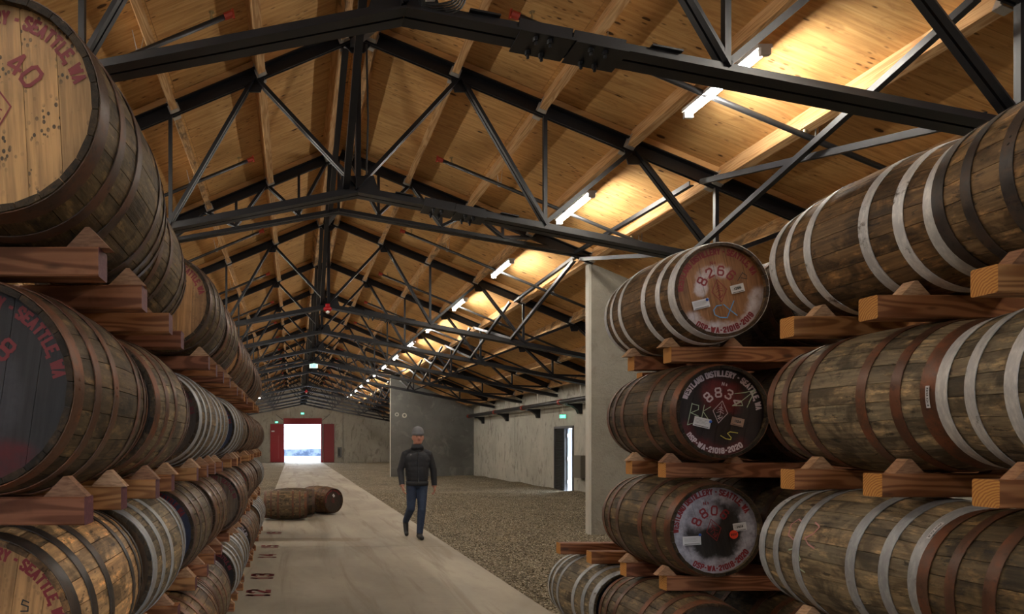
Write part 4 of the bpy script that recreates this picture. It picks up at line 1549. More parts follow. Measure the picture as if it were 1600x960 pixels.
LEVN = ['top tier', 'second tier', 'third tier', 'bottom tier']
ROWZ = [1.70, 2.62, 4.03, 4.945, 6.30, 7.22, 8.62, 9.54, 10.95, 11.87]
LZ = [CAM_H + 0.84 - 0.689 * k for k in range(4)]
RZ = [CAM_H + 0.885 - 0.7005 * k for k in range(4)]
TH_L, TH_R = 0.0805, 0.092
R_REST = br_r(H2 - 0.265)


def stack_left():
    txt = 'text'
    red = ('plain', 'paint_red', dict(num='', bottom='', emb=True, no_mark=False))
    drk = ('plain', 'paint_dark', dict(num='', bottom='', emb=True, no_mark=False))
    spec = {
        (0, 0): dict(wood='olive', hoops='darkrust', head='head_speck', head_rot=3, let=('d40', 'paint_red', dict(num='40', num_angles=[57, 33], num_r=0.118, no_mark=False)), X=-0.75, Z=1.68, dz=-.007),
        (1, 0): dict(wood='dark', hoops='rust', head='head_black', head_rot=-8, let=('d8', 'paint_faint', dict(num='8', num_angles=[54], num_r=0.12, no_mark=False, emb=False)), X=-0.837, Z=1.757),
        (2, 0): dict(wood='blond', hoops='black', head='head_blond', head_rot=-8, let=('plain3', 'paint_red', dict(no_mark=False)), X=-0.895, Z=1.93, extras=lambda t, hd: chalk(hd, [[(0.125, .10), (0.108, .105), (0.105, .092), (0.125, .088), (0.126, .075), (0.106, .072)]], 'ink', 0.004, 'small black figure 5')),
        (3, 0): dict(wood='tan', hoops='rust', head='head_oak', X=-0.84, Z=1.95),
        (0, 1): dict(wood='olive', hoops='darkrust', X=-0.825),
        (1, 1): dict(wood='ash', hoops='rust', Z=2.68),
        (2, 1): dict(wood='ash', hoops='galv', Z=2.90, X=-0.87),
        (3, 1): dict(wood='tan', hoops='rust', Z=2.9),
        (0, 2): dict(wood='olive', hoops='darkrust', head='head_blond', head_rot=-2, let=('d8b', 'paint_red', dict(num='8', num_angles=[40], num_r=0.12, no_mark=False, emb=False)), X=-0.762, Z=4.008),
        (1, 2): dict(wood='grey', hoops='galv', head='head_dark', head_rot=-8, let=drk),
        (2, 2): dict(wood='grey', hoops='darkrust', head='head_navy', head_rot=14, let=('plain', 'paint_red', red[2]), X=-0.864, Z=4.08),
        (3, 2): dict(wood='tan', hoops='rust', head='head_dark', let=drk),
        (0, 3): dict(wood='olive', hoops='rust'),
        (1, 3): dict(wood='grey', hoops='galv'),
        (2, 3): dict(wood='brown', hoops='rust', Z=5.01),
        (3, 3): dict(wood='grey', hoops='rust'),
        (0, 4): dict(wood='brown', hoops='rust', head='head_blond', head_rot=-6, let=red),
        (1, 4): dict(wood='grey', hoops='galv', head='head_navy', head_rot=-6, let=('plain', 'paint_red', red[2])),
        (2, 4): dict(wood='brown', hoops='rust', head='head_blue_patch', head_rot=-4, let=('d04', 'paint_faint', dict(num='04', num_angles=[80, 45], num_r=0.11, no_mark=False, emb=False)), X=-0.755, Z=6.2),
        (3, 4): dict(wood='grey', hoops='galv', head='head_red', head_rot=0, let=red),
        (3, 5): dict(wood='grey', hoops='galv'),
        (3, 6): dict(wood='grey', hoops='rust', head='head_dark', let=('plain', 'paint_pink', red[2])),
        (0, 7): dict(wood='tan', hoops='rust'),
    }
    xs = [-0.762, -0.825, -0.835, -0.80]
    for lv in range(4):
        for r in range(10):
            if lv == 0 and r > 7:
                continue
            s = dict(spec.get((lv, r), {}))
            x = s.pop('X', xs[lv] + random.uniform(-.012, .012))
            z = s.pop('Z', ROWZ[r] + random.uniform(-.015, .015))
            if (lv, r) == (0, 1):
                z = 2.62
            dz = s.pop('dz', 0.0)
            w = s.setdefault('wood', random.choice(['grey', 'brown', 'olive', 'grey', 'dark']))
            h = s.setdefault('hoops', random.choice(['rust', 'rust', 'darkrust', 'galv']) if lv else 'rust')
            s.setdefault('head', random.choice(['head_oak', 'head_dark', 'head_oak']))
            if 'let' not in s and r % 2 == 0 and r < 8:
                s['let'] = red if s['head'] != 'head_dark' else drk
            near = z < 6.9
            barrel(f'{OAKW[w]} barrel with {HOOPW[h]} hoops, {ORD[r]} along the long stack, {LEVN[lv]}', 'barrels racked in the long stack',
                   (x, z + H2, LZ[lv]), roll=random.uniform(0, 1), near=near, **s)


def tag_label(t, hoop_t, ang, txt):
    """small white strip stuck round a hoop"""
    m = MB()
    R = br_r(hoop_t) + 0.0045
    L, Hh = 0.082, 0.016
    n = 6
    vs = []
    for k in range(n + 1):
        a = ang + (k / n - .5) * L / R
        for tt in (hoop_t - Hh / 2, hoop_t + Hh / 2):
            vs.append((R * math.sin(a), tt, R * math.cos(a)))
    m.add(vs, [(2 * k, 2 * k + 1, 2 * k + 3, 2 * k + 2) for k in range(n)])
    q = MB()
    line_text(q, txt, 0, 0, 0.0052, 0.0085, 0.0016, 0.0014)
    o = len(m.v)
    vs2 = []
    for (x, y, z) in q.v:
        a = ang + x / R
        vs2.append(((R + .0006) * math.sin(a), hoop_t - z, (R + .0006) * math.cos(a)))
    m.add(vs2, q.f, 1)
    ob('label_strip', m.mesh('label_strip', [M['card'], M['ink']], fix=False), t, label='small white name strip on the hoop')


def stack_right():
    full = lambda num, yr: dict(num=num, bottom='DSP-WA-21018-' + yr)
    def put(lv, X, Z, lab, **s):
        s.setdefault('head', 'head_oak')
        return barrel(lab, 'barrels racked in the short stack', (X, Z + H2, s.pop('zc', RZ[lv])), roll=random.uniform(0, 1), **s)
    # pair of rows closest to the camera
    put(0, 2.63, 2.49, 'brown barrel with whitish hoops, top tier of the short stack, behind the black-hooped one', wood='brown', hoops='white', zc=RZ[0] + .0)
    b = put(1, 2.615, 2.485, 'grey barrel with rusty hoops and a name strip, second tier of the short stack', wood='ash', hoops='rust')
    tag_label(b, HOOP_T[0][0] + .025, -1.62, 'BLACK RAVEN')
    b = put(2, 2.60, 2.52, 'grey barrel with grey galvanised hoops and pink chalk, third tier of the short stack', wood='ash', hoops='galv', head='head_navy', head_rot=10,
            let=('plain', 'paint_dark', dict(no_mark=False)))
    tag_label(b, HOOP_T[0][0] + .025, -0.82, 'BLACK RAVEN')
    # pink and pale chalk scrawl on its staves
    m = MB()
    def on(p):
        a, tt = p
        R = br_r(tt) + 0.0012
        return (R * math.sin(a), tt, R * math.cos(a))
    def band(pts, w, mi):
        for p, q in zip(pts, pts[1:]):
            m.add([on((p[0] - w, p[1])), on((p[0] + w, p[1])), on((q[0] + w, q[1])), on((q[0] - w, q[1]))], [(0, 1, 2, 3)], mi)
            m.add([on((p[0], p[1] - w * .3)), on((p[0], p[1] + w * .3)), on((q[0], q[1] + w * .3)), on((q[0], q[1] - w * .3))], [(0, 1, 2, 3)], mi)
    band([(-1.05, .16), (-1.0, .20), (-1.1, .23), (-1.28, .22), (-1.33, .18), (-1.2, .15)], 0.012, 0)
    band([(-1.02, .09), (-1.08, .05), (-1.2, .07), (-1.28, .11), (-1.36, .08), (-1.4, .04)], 0.012, 0)
    band([(-1.5, .2), (-1.45, .15), (-1.6, .12), (-1.72, .16), (-1.78, .1)], 0.012, 1)
    ob('chalk_mark', m.mesh('chalk_mark', [M['chalk_pink'], M['chalk_green']], fix=False), b, label='pink and pale chalk scrawl')
    put(0, 2.585, 1.585, 'brown barrel with black hoops, top tier of the short stack, cut by the picture edge', wood='tan', hoops='black')
    put(1, 2.60, 1.585, 'dark barrel with whitish hoops, second tier of the short stack, cut by the picture edge', wood='ash', hoops='white')
    put(2, 2.545, 1.60, 'brown barrel with rusty hoops, third tier of the short stack, cut by the picture edge', wood='olive', hoops='rust')
    # second pair: numbered heads beside the fin wall
    put(0, 2.47, 3.93, 'brown barrel with whitish hoops and white-sprayed brown head, blue chalk below the emblem', wood='brown', hoops='white', head='head_brown', head_rot=12,
        let=('8266', 'paint_red', full('8266', '2019')), extras=extras_8266)
    put(1, 2.52, 4.0, 'dark barrel with rusty hoops and dark red head numbered 8834 under chalk scrawl', wood='dark', hoops='rust', head='head_red', head_rot=-10,
        let=('8834', 'paint_pink', full('8834', '2020')), extras=extras_8834)
    put(2, 2.50, 4.03, 'dark barrel with rusty hoops and black and white head numbered 8806', wood='olive', hoops='rust', head='head_white', head_rot=15,
        let=('8806', 'paint_red', full('8806', '2020')), extras=extras_8806)
    put(3, 2.47, 4.02, 'grey barrel with rusty hoops on the floor below the black and white head', wood='grey', hoops='rust', head='head_dark')
    put(3, 2.46, 4.97, 'grey barrel with grey galvanised hoops and navy head, lowest and farthest of the short stack', wood='ash', hoops='galv', head='head_navy')
    # second column, glimpsed in the gaps
    nb = ['one with the white-sprayed brown head', 'one with the dark red head', 'one with the black and white head']
    for lv in range(3):
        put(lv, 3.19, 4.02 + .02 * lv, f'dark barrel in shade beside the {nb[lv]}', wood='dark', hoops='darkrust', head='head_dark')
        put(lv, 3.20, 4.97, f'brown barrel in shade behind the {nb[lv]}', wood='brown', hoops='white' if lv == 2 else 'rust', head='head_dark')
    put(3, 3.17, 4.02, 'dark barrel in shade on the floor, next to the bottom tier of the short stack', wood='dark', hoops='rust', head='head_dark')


stack_left()
stack_right()


def fallen():
    zc = R_MID + 0.004
    grp = 'loose barrels lying on the slab'
    def lay(lab, x, y, ang, **s):
        barrel(lab, grp, (x, y, zc), rot=(0, 0, ang), roll=random.uniform(0, 1), near=False, **s)
    lay('grey barrel with rusty hoops lying side-on across the slab, in front of the other two', -0.16, 14.30, PI / 2, wood='grey', hoops='rust')
    lay('dark barrel lying side-on on the slab, half hidden behind the grey one', 0.02, 15.0, PI / 2, wood='dark', hoops='darkrust')
    def ex(t, hd):
        card_on(hd, 0.05, 0.10, 0.05, 0.07, 0.3)
    lay('brown barrel lying on the slab with its stencilled head turned to the camera', 0.64, 15.62, math.radians(38), wood='brown', hoops='rust', head='head_dark', head_rot=20,
        let=('plain', 'paint_red', dict(num='', bottom='', emb=True, no_mark=False)), extras=ex)


fallen()


# ------------------------------------------------------------------ rack timbers with chocks
def timber_mesh(L, h, d, left_end, endmat):
    """runs along +x from 0 to L; the aisle end is at x = 0 (right rack) or x = L"""
    m = MB()
    c = 0.005
    sec = [(-d / 2 + c, -h / 2), (d / 2 - c, -h / 2), (d / 2, -h / 2 + c), (d / 2, h / 2 - c), (d / 2 - c, h / 2), (-d / 2 + c, h / 2), (-d / 2, h / 2 - c), (-d / 2, -h / 2 + c)]
    n = 8
    vs = [(0, p[0], p[1]) for p in sec] + [(L, p[0], p[1]) for p in sec]
    m.add(vs, [(i, (i + 1) % n, n + (i + 1) % n, n + i) for i in range(n)], 0)
    m.add(vs, [tuple(range(n))[::-1], tuple(range(n, 2 * n))], 1)
    return m.mesh('rack_timber', [M['timber'], M[endmat]])


def chock_mesh(dep):
    m = MB()
    w, h = 0.062, 0.058
    m.prism([(-w, 0), (w, 0), (0.006, h), (-0.006, h)], 'y', -dep / 2, dep / 2)
    return m.mesh('chock', M['chock'])


CHOCK = chock_mesh(0.05)
_tm = {}
FIR = [(0.27, 0.115, 0.055), (0.33, 0.145, 0.06), (0.24, 0.095, 0.05), (0.38, 0.19, 0.075), (0.30, 0.125, 0.06)]


def add_timber(label, group, x0, L, y, ztop, h, d, endmat, chocks, color):
    key = (round(L, 2), round(h, 3), round(d, 3), endmat)
    if key not in _tm:
        _tm[key] = timber_mesh(L, h, d, False, endmat)
    t = thing('rack_timber', label, 'timber', (x0, y, ztop - h / 2), group=group, me=_tm[key])
    t.color = (*color, 1)
    for cx, turn in chocks:
        ob('chock', CHOCK, t, loc=(cx - x0, random.uniform(-.012, .012), h / 2), rot=(0, 0, random.uniform(-.12, .12)), color=random.choice([(0.44, 0.25, 0.13), (0.36, 0.19, 0.10), (0.50, 0.31, 0.18), (0.28, 0.14, 0.075)]))
    return t


def timbers():
    xs = [-0.762, -0.825, -0.835, -0.80]
    barrels = [o for o in bpy.data.objects if o.get('category') == 'barrel']
    def find(side, lv, z):
        Z = (LZ if side < 0 else RZ)[lv]
        best = min((o for o in barrels if abs(o.location.z - Z) < .1 and (o.location.x < 0.2) == (side < 0) and abs(o.location.x) < 2.8), key=lambda o: abs(o.location.y - H2 - z))
        return best
    R2 = br_r(H2 - .265)
    for lv in range(4):
        for r in range(10):
            if lv == 0 and r > 7:
                continue
            b = find(-1, lv, ROWZ[r])
            for q, of in enumerate((0.222, 0.668)):
                y = b.location.y - H2 + of
                low = lv == 3
                ztop = LZ[lv] - R2
                h = TH_L if not low else ztop - 0.0
                paint = 'end_maroon' if r < 4 or (r < 6 and random.random() < .3) else 'end_grain'
                end = xs[lv] + 0.235 + random.uniform(-.02, .02)
                col = random.choice(FIR)
                lab = ('maroon-ended' if paint == 'end_maroon' else 'bare-ended') + f' {"front" if q == 0 else "rear"} timber under the {ORD[r]} barrel of the long stack, {LEVN[lv]}'
                ch = [(b.location.x + .186, 0)]
                add_timber(lab, 'rack timbers of the long stack', end - 1.5, 1.5, y, ztop, h, 0.088, paint, ch, col)
    rows = {0: [2.49, 1.585, 3.93], 1: [2.485, 1.5851, 4.0], 2: [2.52, 1.60, 4.03, 4.97], 3: [4.02, 4.97]}
    names = {2.49: 'white-hooped barrel of the top tier', 1.585: 'black-hooped barrel of the top tier', 3.93: 'barrel with the white-sprayed brown head', 2.485: 'barrel with a strip on its rusty hoop',
             1.5851: 'cut-off white-hooped barrel, second tier', 4.0: 'barrel with the dark red head', 2.52: 'barrel with pink chalk', 1.60: 'cut-off rusty barrel, third tier',
             4.03: 'barrel with the black and white head', 4.97: '', 4.02: 'rusty-hooped barrel on the floor'}
    for lv, zs in rows.items():
        for z in zs:
            for q, of in enumerate((0.222, 0.668)):
                ztop = RZ[lv] - R2
                h = TH_R if lv < 3 else ztop
                nm = names[z]
                if z == 4.97:
                    nm = 'navy-headed barrel on the floor' if lv == 3 else ''
                fr = 'front' if q == 0 else 'rear'
                lab = f'{fr} bare-ended timber under the {nm}' if nm else f'{fr} bare-ended timber lying on top of the navy-headed barrel'
                b = find(1, lv, z) if nm else None
                ch = [] if b is None else [(b.location.x - .186, 0), (b.location.x + .186, 0)]
                x0 = 2.285 + random.uniform(-.02, .02)
                if z == 4.97 and lv == 2:
                    x0 = 2.25 if q == 0 else 2.19
                add_timber(lab, 'rack timbers of the short stack', x0, 1.9, (b.location.y - H2 if b else z) + of, ztop, h, 0.09, 'end_grain', ch, random.choice(FIR))


    for lv in (0, 1):
        for q, of in enumerate((0.222, 0.668)):
            add_timber(f'{"front" if q == 0 else "rear"} timber in shade behind the barrel with the {"white-sprayed brown" if lv == 0 else "dark red"} head', 'rack timbers of the short stack', 2.86, 1.3, 4.97 + of, RZ[lv] - R2, TH_R, 0.09, 'end_grain', [], FIR[0])


timbers()


# ------------------------------------------------------------------ doors, signs, boxes
def build_doors():
    y = Y_END
    d = struct('door_1', None)
    fr = MB()
    fr.box2((-0.80, y - 0.10, 3.20), (2.40, y + 0.1, 3.68))
    ob('lintel_housing', fr.mesh('lintel_housing', M['door_red']), d)
    l = MB(); l.box2((-0.78, y - 0.14, 3.17), (2.38, y - 0.02, 3.25))
    ob('lintel_lip', l.mesh('lintel_lip', simple('lip_pinkish', (0.35, 0.05, 0.12), .4)), d)
    j = MB(); j.box2((-0.92, y - 0.06, 0.0), (-0.74, y + 0.15, 3.2)); ob('jamb', j.mesh('jamb', M['door_red']), d)
    j = MB(); j.box2((2.32, y - 0.06, 0.0), (2.50, y + 0.15, 3.2)); ob('jamb', j.mesh('jamb', M['door_red']), d)
    # leaves folded back flat against the wall
    a = MB(); a.box2((-1.90, y - 0.09, 0.03), (-0.93, y - 0.02, 3.20))
    la = ob('door_leaf', a.mesh('door_leaf', M['door_red']), d)
    for xx in (-1.22,):
        r = MB(); r.box2((xx - 0.03, y - 0.115, 0.3), (xx + 0.03, y - 0.09, 2.25)); ob('door_rail', r.mesh('door_rail', simple('rail_pinkish', (0.32, 0.06, 0.07), .5)), la)
    r = MB(); r.box2((-1.81, y - 0.10, 2.55), (-1.55, y - 0.09, 2.66)); ob('door_plate', r.mesh('door_plate', M['white_plastic']), la, label='small white door plate')
    a = MB(); a.box2((2.54, y - 0.09, 0.03), (3.42, y - 0.02, 3.20))
    lb = ob('door_leaf', a.mesh('door_leaf', M['door_red_dull']), d)
    r = MB(); r.box2((2.40, y - 0.12, 0.2), (2.47, y - 0.06, 3.2)); ob('door_rail', r.mesh('door_rail', simple('rail_grey', (0.2, 0.13, 0.15), .5)), lb)
    # braces from the lintel ends up the wall
    for sx, x0 in ((-1, -0.80), (1, 2.42)):
        m = MB(); m.tube((x0, y - 0.04, 3.5), (x0 + sx * 0.62, y - 0.04, 4.0), 0.025, n=6)
        thing('conduit', f'dark conduit rising from the red lintel on its {"panel-box" if sx > 0 else "exit-sign"} side', 'pipe', me=m.mesh('conduit', M['door_frame']))
    # service box on the wall
    t = thing('panel_box', 'grey electrical box on the end wall beside the dull red door leaf', 'box', (3.88, y, 0.45))
    m = MB(); m.box2((-0.17, -0.12, 0), (0.17, 0, 0.82)); ob('box_body', m.mesh('box_body', M['grey_box']), t)
    m = MB(); m.box2((-0.12, -0.135, 0.1), (0.02, -0.12, 0.7)); ob('box_lid', m.mesh('box_lid', M['rubber']), t)

    def exit_sign(lab, loc, s=1.0, stem=0.0, rotz=0.0, kind='white'):
        t = thing('exit_sign', lab, 'sign', loc, (0, 0, rotz))
        m = MB(); m.box2((-0.17 * s, -0.03, -0.10 * s), (0.17 * s, 0.03, 0.10 * s))
        ob('sign_body', m.mesh('sign_body', M['lamp_body']), t)
        m = MB(); m.add([(-0.16 * s, -0.031, -0.09 * s), (0.16 * s, -0.031, -0.09 * s), (0.16 * s, -0.031, 0.09 * s), (-0.16 * s, -0.031, 0.09 * s)], [(0, 1, 2, 3)])
        ob('sign_face', m.mesh('sign_face', M['exit_white' if kind == 'white' else 'exit_green'], fix=False), t)
        m = MB(); line_text(m, 'EXIT', 0, 0, 0.055 * s, 0.12 * s, 0.018 * s, 0.014 * s, z=-0.033)
        ob('lettering', m.mesh('lettering', M['exit_green' if kind == 'white' else 'exit_white'], fix=False), t, label='letters EXIT')
        if stem:
            m = MB(); m.tube((0, 0, 0.10 * s), (0, 0, stem), 0.012, n=6); m.tube((0, 0, 0.10 * s), (0, 0, 0.15 * s), 0.04, n=8)
            ob('stem', m.mesh('stem', M['zinc']), t)
    exit_sign('lit green and white exit sign hanging on a thin stem below the ridge', (0.80, 26.6, 4.62), 1.0, stem=0.72)
    exit_sign('lit green exit sign above the red roller lintel', (0.78, y - 0.05, 4.08), 0.85, kind='green')
    exit_sign('lit green exit sign above the red door leaf with the white plate', (-1.38, y - 0.05, 3.36), 0.78, stem=0.55, kind='green')
    exit_sign('lit green exit sign above the side doorway in the long wall', (WX_R - 0.14, 21.95, 2.46), 0.62, stem=0.45, kind='green')

    # side door in the long wall
    d2 = struct('door_2', None)
    x = WX_R
    m = MB()
    m.box2((x - 0.04, 21.40, 0), (x + .2, 21.45, 2.12)); m.box2((x - 0.04, 22.90, 0), (x + .2, 22.95, 2.12)); m.box2((x - 0.04, 21.40, 2.08), (x + .2, 22.95, 2.16))
    m.box2((x + 0.02, 22.18, 0), (x + .16, 22.24, 2.1))
    ob('door_frame', m.mesh('door_frame', M['door_frame']), d2)
    lp = MB(); lp.box2((x + 0.03, 22.24, 0.0), (x + 0.06, 22.90, 2.08))
    lv = ob('louver_panel', lp.mesh('louver_panel', M['rubber']), d2)
    s = MB(); s.box((0, 0, 0), (0.05, 0.64, 0.012), 0, Matrix.Rotation(0.6, 3, 'Y'))
    sme = s.mesh('louver_slat', M['louver'])
    for k in range(40):
        ob('louver_slat', sme, lv, loc=(x + 0.005, 22.57, 0.06 + k * 0.05))
    lf = MB(); lf.box2((x + 0.10, 22.12, 0.02), (x + 0.98, 22.17, 2.06))
    leaf = ob('door_leaf', lf.mesh('door_leaf', M['door_pale']), d2)
    for z in (0.35, 1.1, 1.85):
        h = MB(); h.box2((x + 0.08, 22.105, z - .06), (x + 0.14, 22.125, z + .06))
        ob('hinge', h.mesh('hinge', M['strobe']), leaf)
    t = thing('wall_cabinet', 'bronze metal cabinet on the long wall beside the side doorway', 'cabinet', (x, 20.33, 0.55))
    m = MB(); m.box2((-0.22, 0, 0), (0, 0.56, 0.68)); ob('cabinet_body', m.mesh('cabinet_body', M['cabinet']), t)
    m = MB(); m.box2((-0.235, 0.02, 0.02), (-0.22, 0.54, 0.66)); ob('cabinet_door', m.mesh('cabinet_door', M['cabinet']), t)


build_doors()


# ------------------------------------------------------------------ painted numbers on the slab
def floor_numbers():
    for s, wd, yy, x0, w in (('12', 'twelve', 7.29, -0.37, .27), ('13', 'thirteen', 8.20, -0.37, .28), ('14', 'fourteen', 9.68, -0.365, .27), ('15', 'fifteen', 10.55, -0.36, .27), ('16', 'sixteen', 12.15, -0.34, .27)):
        m = MB()
        line_text(m, s, 0, 0, 0.19, w, 0.06, 0.035)
        # text plane (x, z) -> floor: reading direction +y, glyph top towards -x
        me = MB(); me.add([(-p[2], p[0], 0.0) for p in m.v], m.f)
        thing('floor_number', f'red row number {wd} painted on the slab beside the long stack', 'marking', (x0, yy, 0.0015), group='red row numbers on the slab', me=me.mesh('floor_number', M['paint_floor'], fix=False))


floor_numbers()


# ------------------------------------------------------------------ the walking man
def build_person():
    px, py = 2.065, 11.38
    root = thing('person', 'person in dark jacket, jeans and grey knit beanie walking along the slab edge', 'person', (px, py, 0))
    bm = bmesh.new()

    def ball(c, r, s=(1, 1, 1)):
        mt = Matrix.Translation(c) @ Matrix.Diagonal((r * s[0], r * s[1], r * s[2], 1))
        bmesh.ops.create_icosphere(bm, subdivisions=3, radius=1.0, matrix=mt)

    def limb(a, b, r0, r1):
        a, b = Vector(a), Vector(b)
        d = b - a
        q = d.to_track_quat('Z', 'Y').to_matrix().to_4x4()
        mt = Matrix.Translation((a + b) / 2) @ q
        bmesh.ops.create_cone(bm, cap_ends=True, segments=20, radius1=r0, radius2=r1, depth=d.length, matrix=mt)
        ball(a, r0)
        ball(b, r1)

    # legs: his left (picture right) planted, his right swinging behind
    hipL, kneeL, ankL = (0.085, 0.0, 0.93), (0.07, -0.05, 0.50), (0.045, 0.0, 0.10)
    hipR, kneeR, ankR = (-0.085, 0.01, 0.93), (-0.105, -0.02, 0.52), (-0.125, 0.36, 0.27)
    for h, k, a in ((hipL, kneeL, ankL), (hipR, kneeR, ankR)):
        limb(h, k, 0.098, 0.068)
        limb(k, a, 0.070, 0.053)
        mid = Vector(k).lerp(Vector(a), .3)
        ball(mid + Vector((0, .018, 0)), 0.062)
    # shoes
    limb((0.045, 0.02, 0.055), (0.05, -0.16, 0.042), 0.052, 0.040); ball((0.045, 0.04, 0.05), 0.048)
    limb((-0.125, 0.39, 0.25), (-0.13, 0.30, 0.08), 0.050, 0.040); limb((-0.13, 0.30, 0.08), (-0.13, 0.26, 0.05), 0.04, 0.036)
    # pelvis and jacket
    ball((0, 0.0, 0.96), 0.16, (1.05, 0.78, 0.85))
    ball((0, 0.0, 1.03), 0.17, (1.1, 0.80, 0.9))
    ball((0, -0.01, 1.17), 0.185, (1.06, 0.78, 1.0)); ball((0, -0.005, 1.10), 0.182, (1.06, 0.78, 1.0)); ball((0, -0.008, 1.25), 0.19, (1.08, 0.76, 1.0))
    ball((0, -0.005, 1.33), 0.195, (1.12, 0.74, 0.85))
    limb((-0.14, 0.0, 1.43), (0.14, 0.0, 1.43), 0.066, 0.066); limb((0, 0, 1.49), (-0.17, 0, 1.44), 0.06, 0.05); limb((0, 0, 1.49), (0.17, 0, 1.44), 0.06, 0.05)
    limb((0, 0.0, 1.42), (0, -0.02, 1.53), 0.10, 0.078)
    # neck, head
    limb((0, -0.015, 1.50), (0, -0.035, 1.62), 0.068, 0.064)
    ball((0.01, -0.035, 1.70), 0.107, (0.82, 0.98, 1.22))
    ball((0.01, -0.075, 1.625), 0.064, (0.95, 0.85, 0.80))
    limb((0.01, -0.132, 1.712), (0.01, -0.148, 1.680), 0.011, 0.017)
    limb((-0.03, -0.122, 1.730), (0.05, -0.122, 1.730), 0.014, 0.014)
    ball((-0.08, -0.03, 1.69), 0.03, (0.4, 0.8, 1.2)); ball((0.10, -0.03, 1.69), 0.03, (0.4, 0.8, 1.2))
    # arms: his right (picture left) hanging a little forward, his left swinging back
    arms = [((-0.195, 0.0, 1.41), (-0.275, 0.02, 1.15), (-0.262, -0.09, 0.91), -1), ((0.195, 0.0, 1.41), (0.285, 0.06, 1.16), (0.30, 0.05, 0.90), 1)]
    hands = []
    for s, e, w, sg in arms:
        limb(s, e, 0.066, 0.055)
        limb(e, w, 0.057, 0.045)
        S, E, Wp = Vector(s), Vector(e), Vector(w)
        d = (Wp - E).normalized()
        fwd = Vector((0, -1, 0))
        nrm = Vector((-sg, 0, 0))
        palm0 = Wp + d * 0.015
        palm1 = Wp + d * 0.085
        for k in range(4):
            o = fwd * (0.03 - 0.02 * k)
            limb(palm0 + o * .7, palm1 + o, 0.016, 0.0145)
            ln = (0.070, 0.080, 0.075, 0.058)[k]
            j1 = palm1 + o + d * ln * .45 + nrm * 0.008
            j2 = j1 + d * ln * .32 + nrm * 0.018
            j3 = j2 + d * ln * .20 + nrm * 0.022
            limb(palm1 + o, j1, 0.0098, 0.0092); limb(j1, j2, 0.0092, 0.0085); limb(j2, j3, 0.0085, 0.0075)
        t0 = palm0 + fwd * 0.02 + d * 0.01
        t1 = t0 + fwd * 0.035 + d * 0.03 + nrm * 0.012
        t2 = t1 + fwd * 0.012 + d * 0.035 + nrm * 0.008
        limb(t0, t1, 0.0135, 0.011); limb(t1, t2, 0.011, 0.009)
        hands.append((Wp, d))
    me = bpy.data.meshes.new('body_raw')
    bm.to_mesh(me); bm.free()
    tmp = bpy.data.objects.new('body_tmp', me)
    COL.objects.link(tmp)
    md = tmp.modifiers.new('remesh', 'REMESH'); md.mode = 'VOXEL'; md.voxel_size = 0.0068
    sm = tmp.modifiers.new('smooth', 'SMOOTH'); sm.factor = 0.5; sm.iterations = 4
    dg = bpy.context.evaluated_depsgraph_get()
    body = bpy.data.meshes.new_from_object(tmp.evaluated_get(dg))
    bpy.data.objects.remove(tmp)
    body.name = 'body'
    body.materials.clear()
    for k in ('jacket', 'denim', 'skin', 'shoe'):
        body.materials.append(M[k])
    mi = []
    for p in body.polygons:
        c = p.center
        k = 0
        if c.z > 1.545 and abs(c.x) < .13 and not (c.z < 1.56 and c.y > 0.0):
            k = 2
        else:
            hand = any((c - w).dot(d) > 0.006 and (c - w).length < 0.24 for w, d in hands) and abs(c.x) > 0.2
            if hand:
                k = 2
            elif c.z < 0.925 and abs(c.x) < .215:
                k = 1
                if (c.y < 0.2 and c.z < 0.105) or (c.y >= 0.2 and (Vector((c.x, c.y, c.z)) - Vector((-0.128, 0.31, 0.13))).length < 0.155 and c.z < 0.24):
                    k = 3
        mi.append(k)
    body.polygons.foreach_set('material_index', mi)
    body.polygons.foreach_set('use_smooth', [True] * len(body.polygons))
    ob('body', body, root)
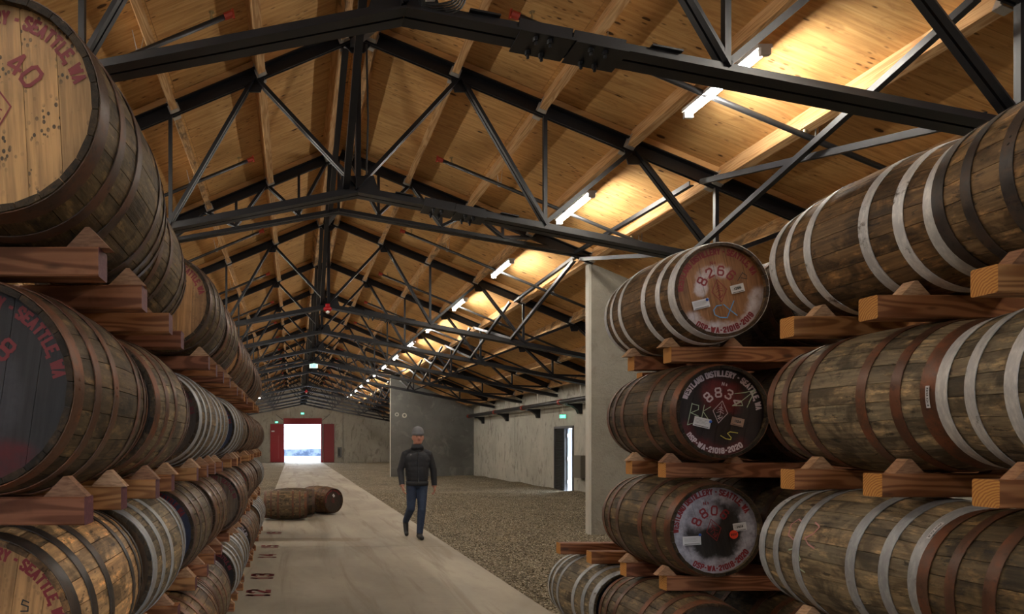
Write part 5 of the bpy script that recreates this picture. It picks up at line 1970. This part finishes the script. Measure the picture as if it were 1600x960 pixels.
    # hem and collar of the jacket
    def ring(cx, cy, z0, z1, rx0, ry0, rx1, ry1, mat, name):
        n = 28
        m = MB()
        vs = []
        for z, rx, ry in ((z0, rx0, ry0), ((z0 + z1) / 2, (rx0 + rx1) / 2 + .004, (ry0 + ry1) / 2 + .004), (z1, rx1, ry1), (z1 - .004, rx1 - .012, ry1 - .012), (z0 + .004, rx0 - .012, ry0 - .012)):
            for k in range(n):
                a = 2 * PI * k / n
                vs.append((cx + rx * math.cos(a), cy + ry * math.sin(a), z))
        fs = [(r * n + k, r * n + (k + 1) % n, ((r + 1) % 5) * n + (k + 1) % n, ((r + 1) % 5) * n + k) for r in range(5) for k in range(n)]
        m.add(vs, fs)
        return ob(name, m.mesh(name, mat, smooth=True), root)
    ring(0, 0.0, 0.895, 0.97, 0.182, 0.145, 0.190, 0.145, M['jacket'], 'jacket_hem')
    ring(0, -0.02, 1.50, 1.585, 0.108, 0.104, 0.088, 0.09, M['jacket'], 'jacket_collar')
    z = MB(); z.box2((-0.005, -0.158, 0.95), (0.005, -0.128, 1.46)); ob('zipper', z.mesh('zipper', M['pipe']), root)
    # beanie
    n, rings = 28, 10
    m = MB()
    vs, fs = [], []
    prof = [(1.735, 1.09), (1.735, 1.18), (1.775, 1.21), (1.78, 1.16), (1.805, 1.14), (1.832, 1.05), (1.856, 0.86), (1.871, 0.54), (1.877, 0.18)]
    for zz, f in prof:
        for k in range(n):
            a = 2 * PI * k / n
            vs.append((0.01 + 0.083 * f * math.cos(a), -0.03 + 0.102 * f * math.sin(a), zz + 0.012 * math.sin(a)))
    for r in range(len(prof) - 1):
        for k in range(n):
            fs.append((r * n + k, r * n + (k + 1) % n, (r + 1) * n + (k + 1) % n, (r + 1) * n + k))
    fs.append(tuple(range((len(prof) - 1) * n, len(prof) * n)))
    m.add(vs, fs)
    ob('beanie', m.mesh('beanie', M['beanie'], smooth=True), root, label='grey knitted beanie')
    for ex in (-0.022, 0.042):
        e = MB(); e.ball((ex, -0.127, 1.706), 0.011, 10, 6, scale=(1.2, .6, .7)); ob('eye', e.mesh('eye', M['eye'], smooth=True), root)
        e = MB(); e.box((ex, -0.135, 1.725), (0.034, 0.008, 0.007)); ob('eyebrow', e.mesh('eyebrow', M['hair']), root)
    e = MB(); e.ball((0.01, -0.129, 1.640), 0.02, 12, 6, scale=(1.25, .35, .32)); ob('mouth', e.mesh('mouth', M['lip'], smooth=True), root)
    for sx in (-1, 1):
        e = MB(); e.ball((0.01 + sx * 0.08, -0.02, 1.715), 0.022, 8, 6, scale=(.45, 1.4, 1.1)); ob('hair', e.mesh('hair', M['hair'], smooth=True), root)


build_person()
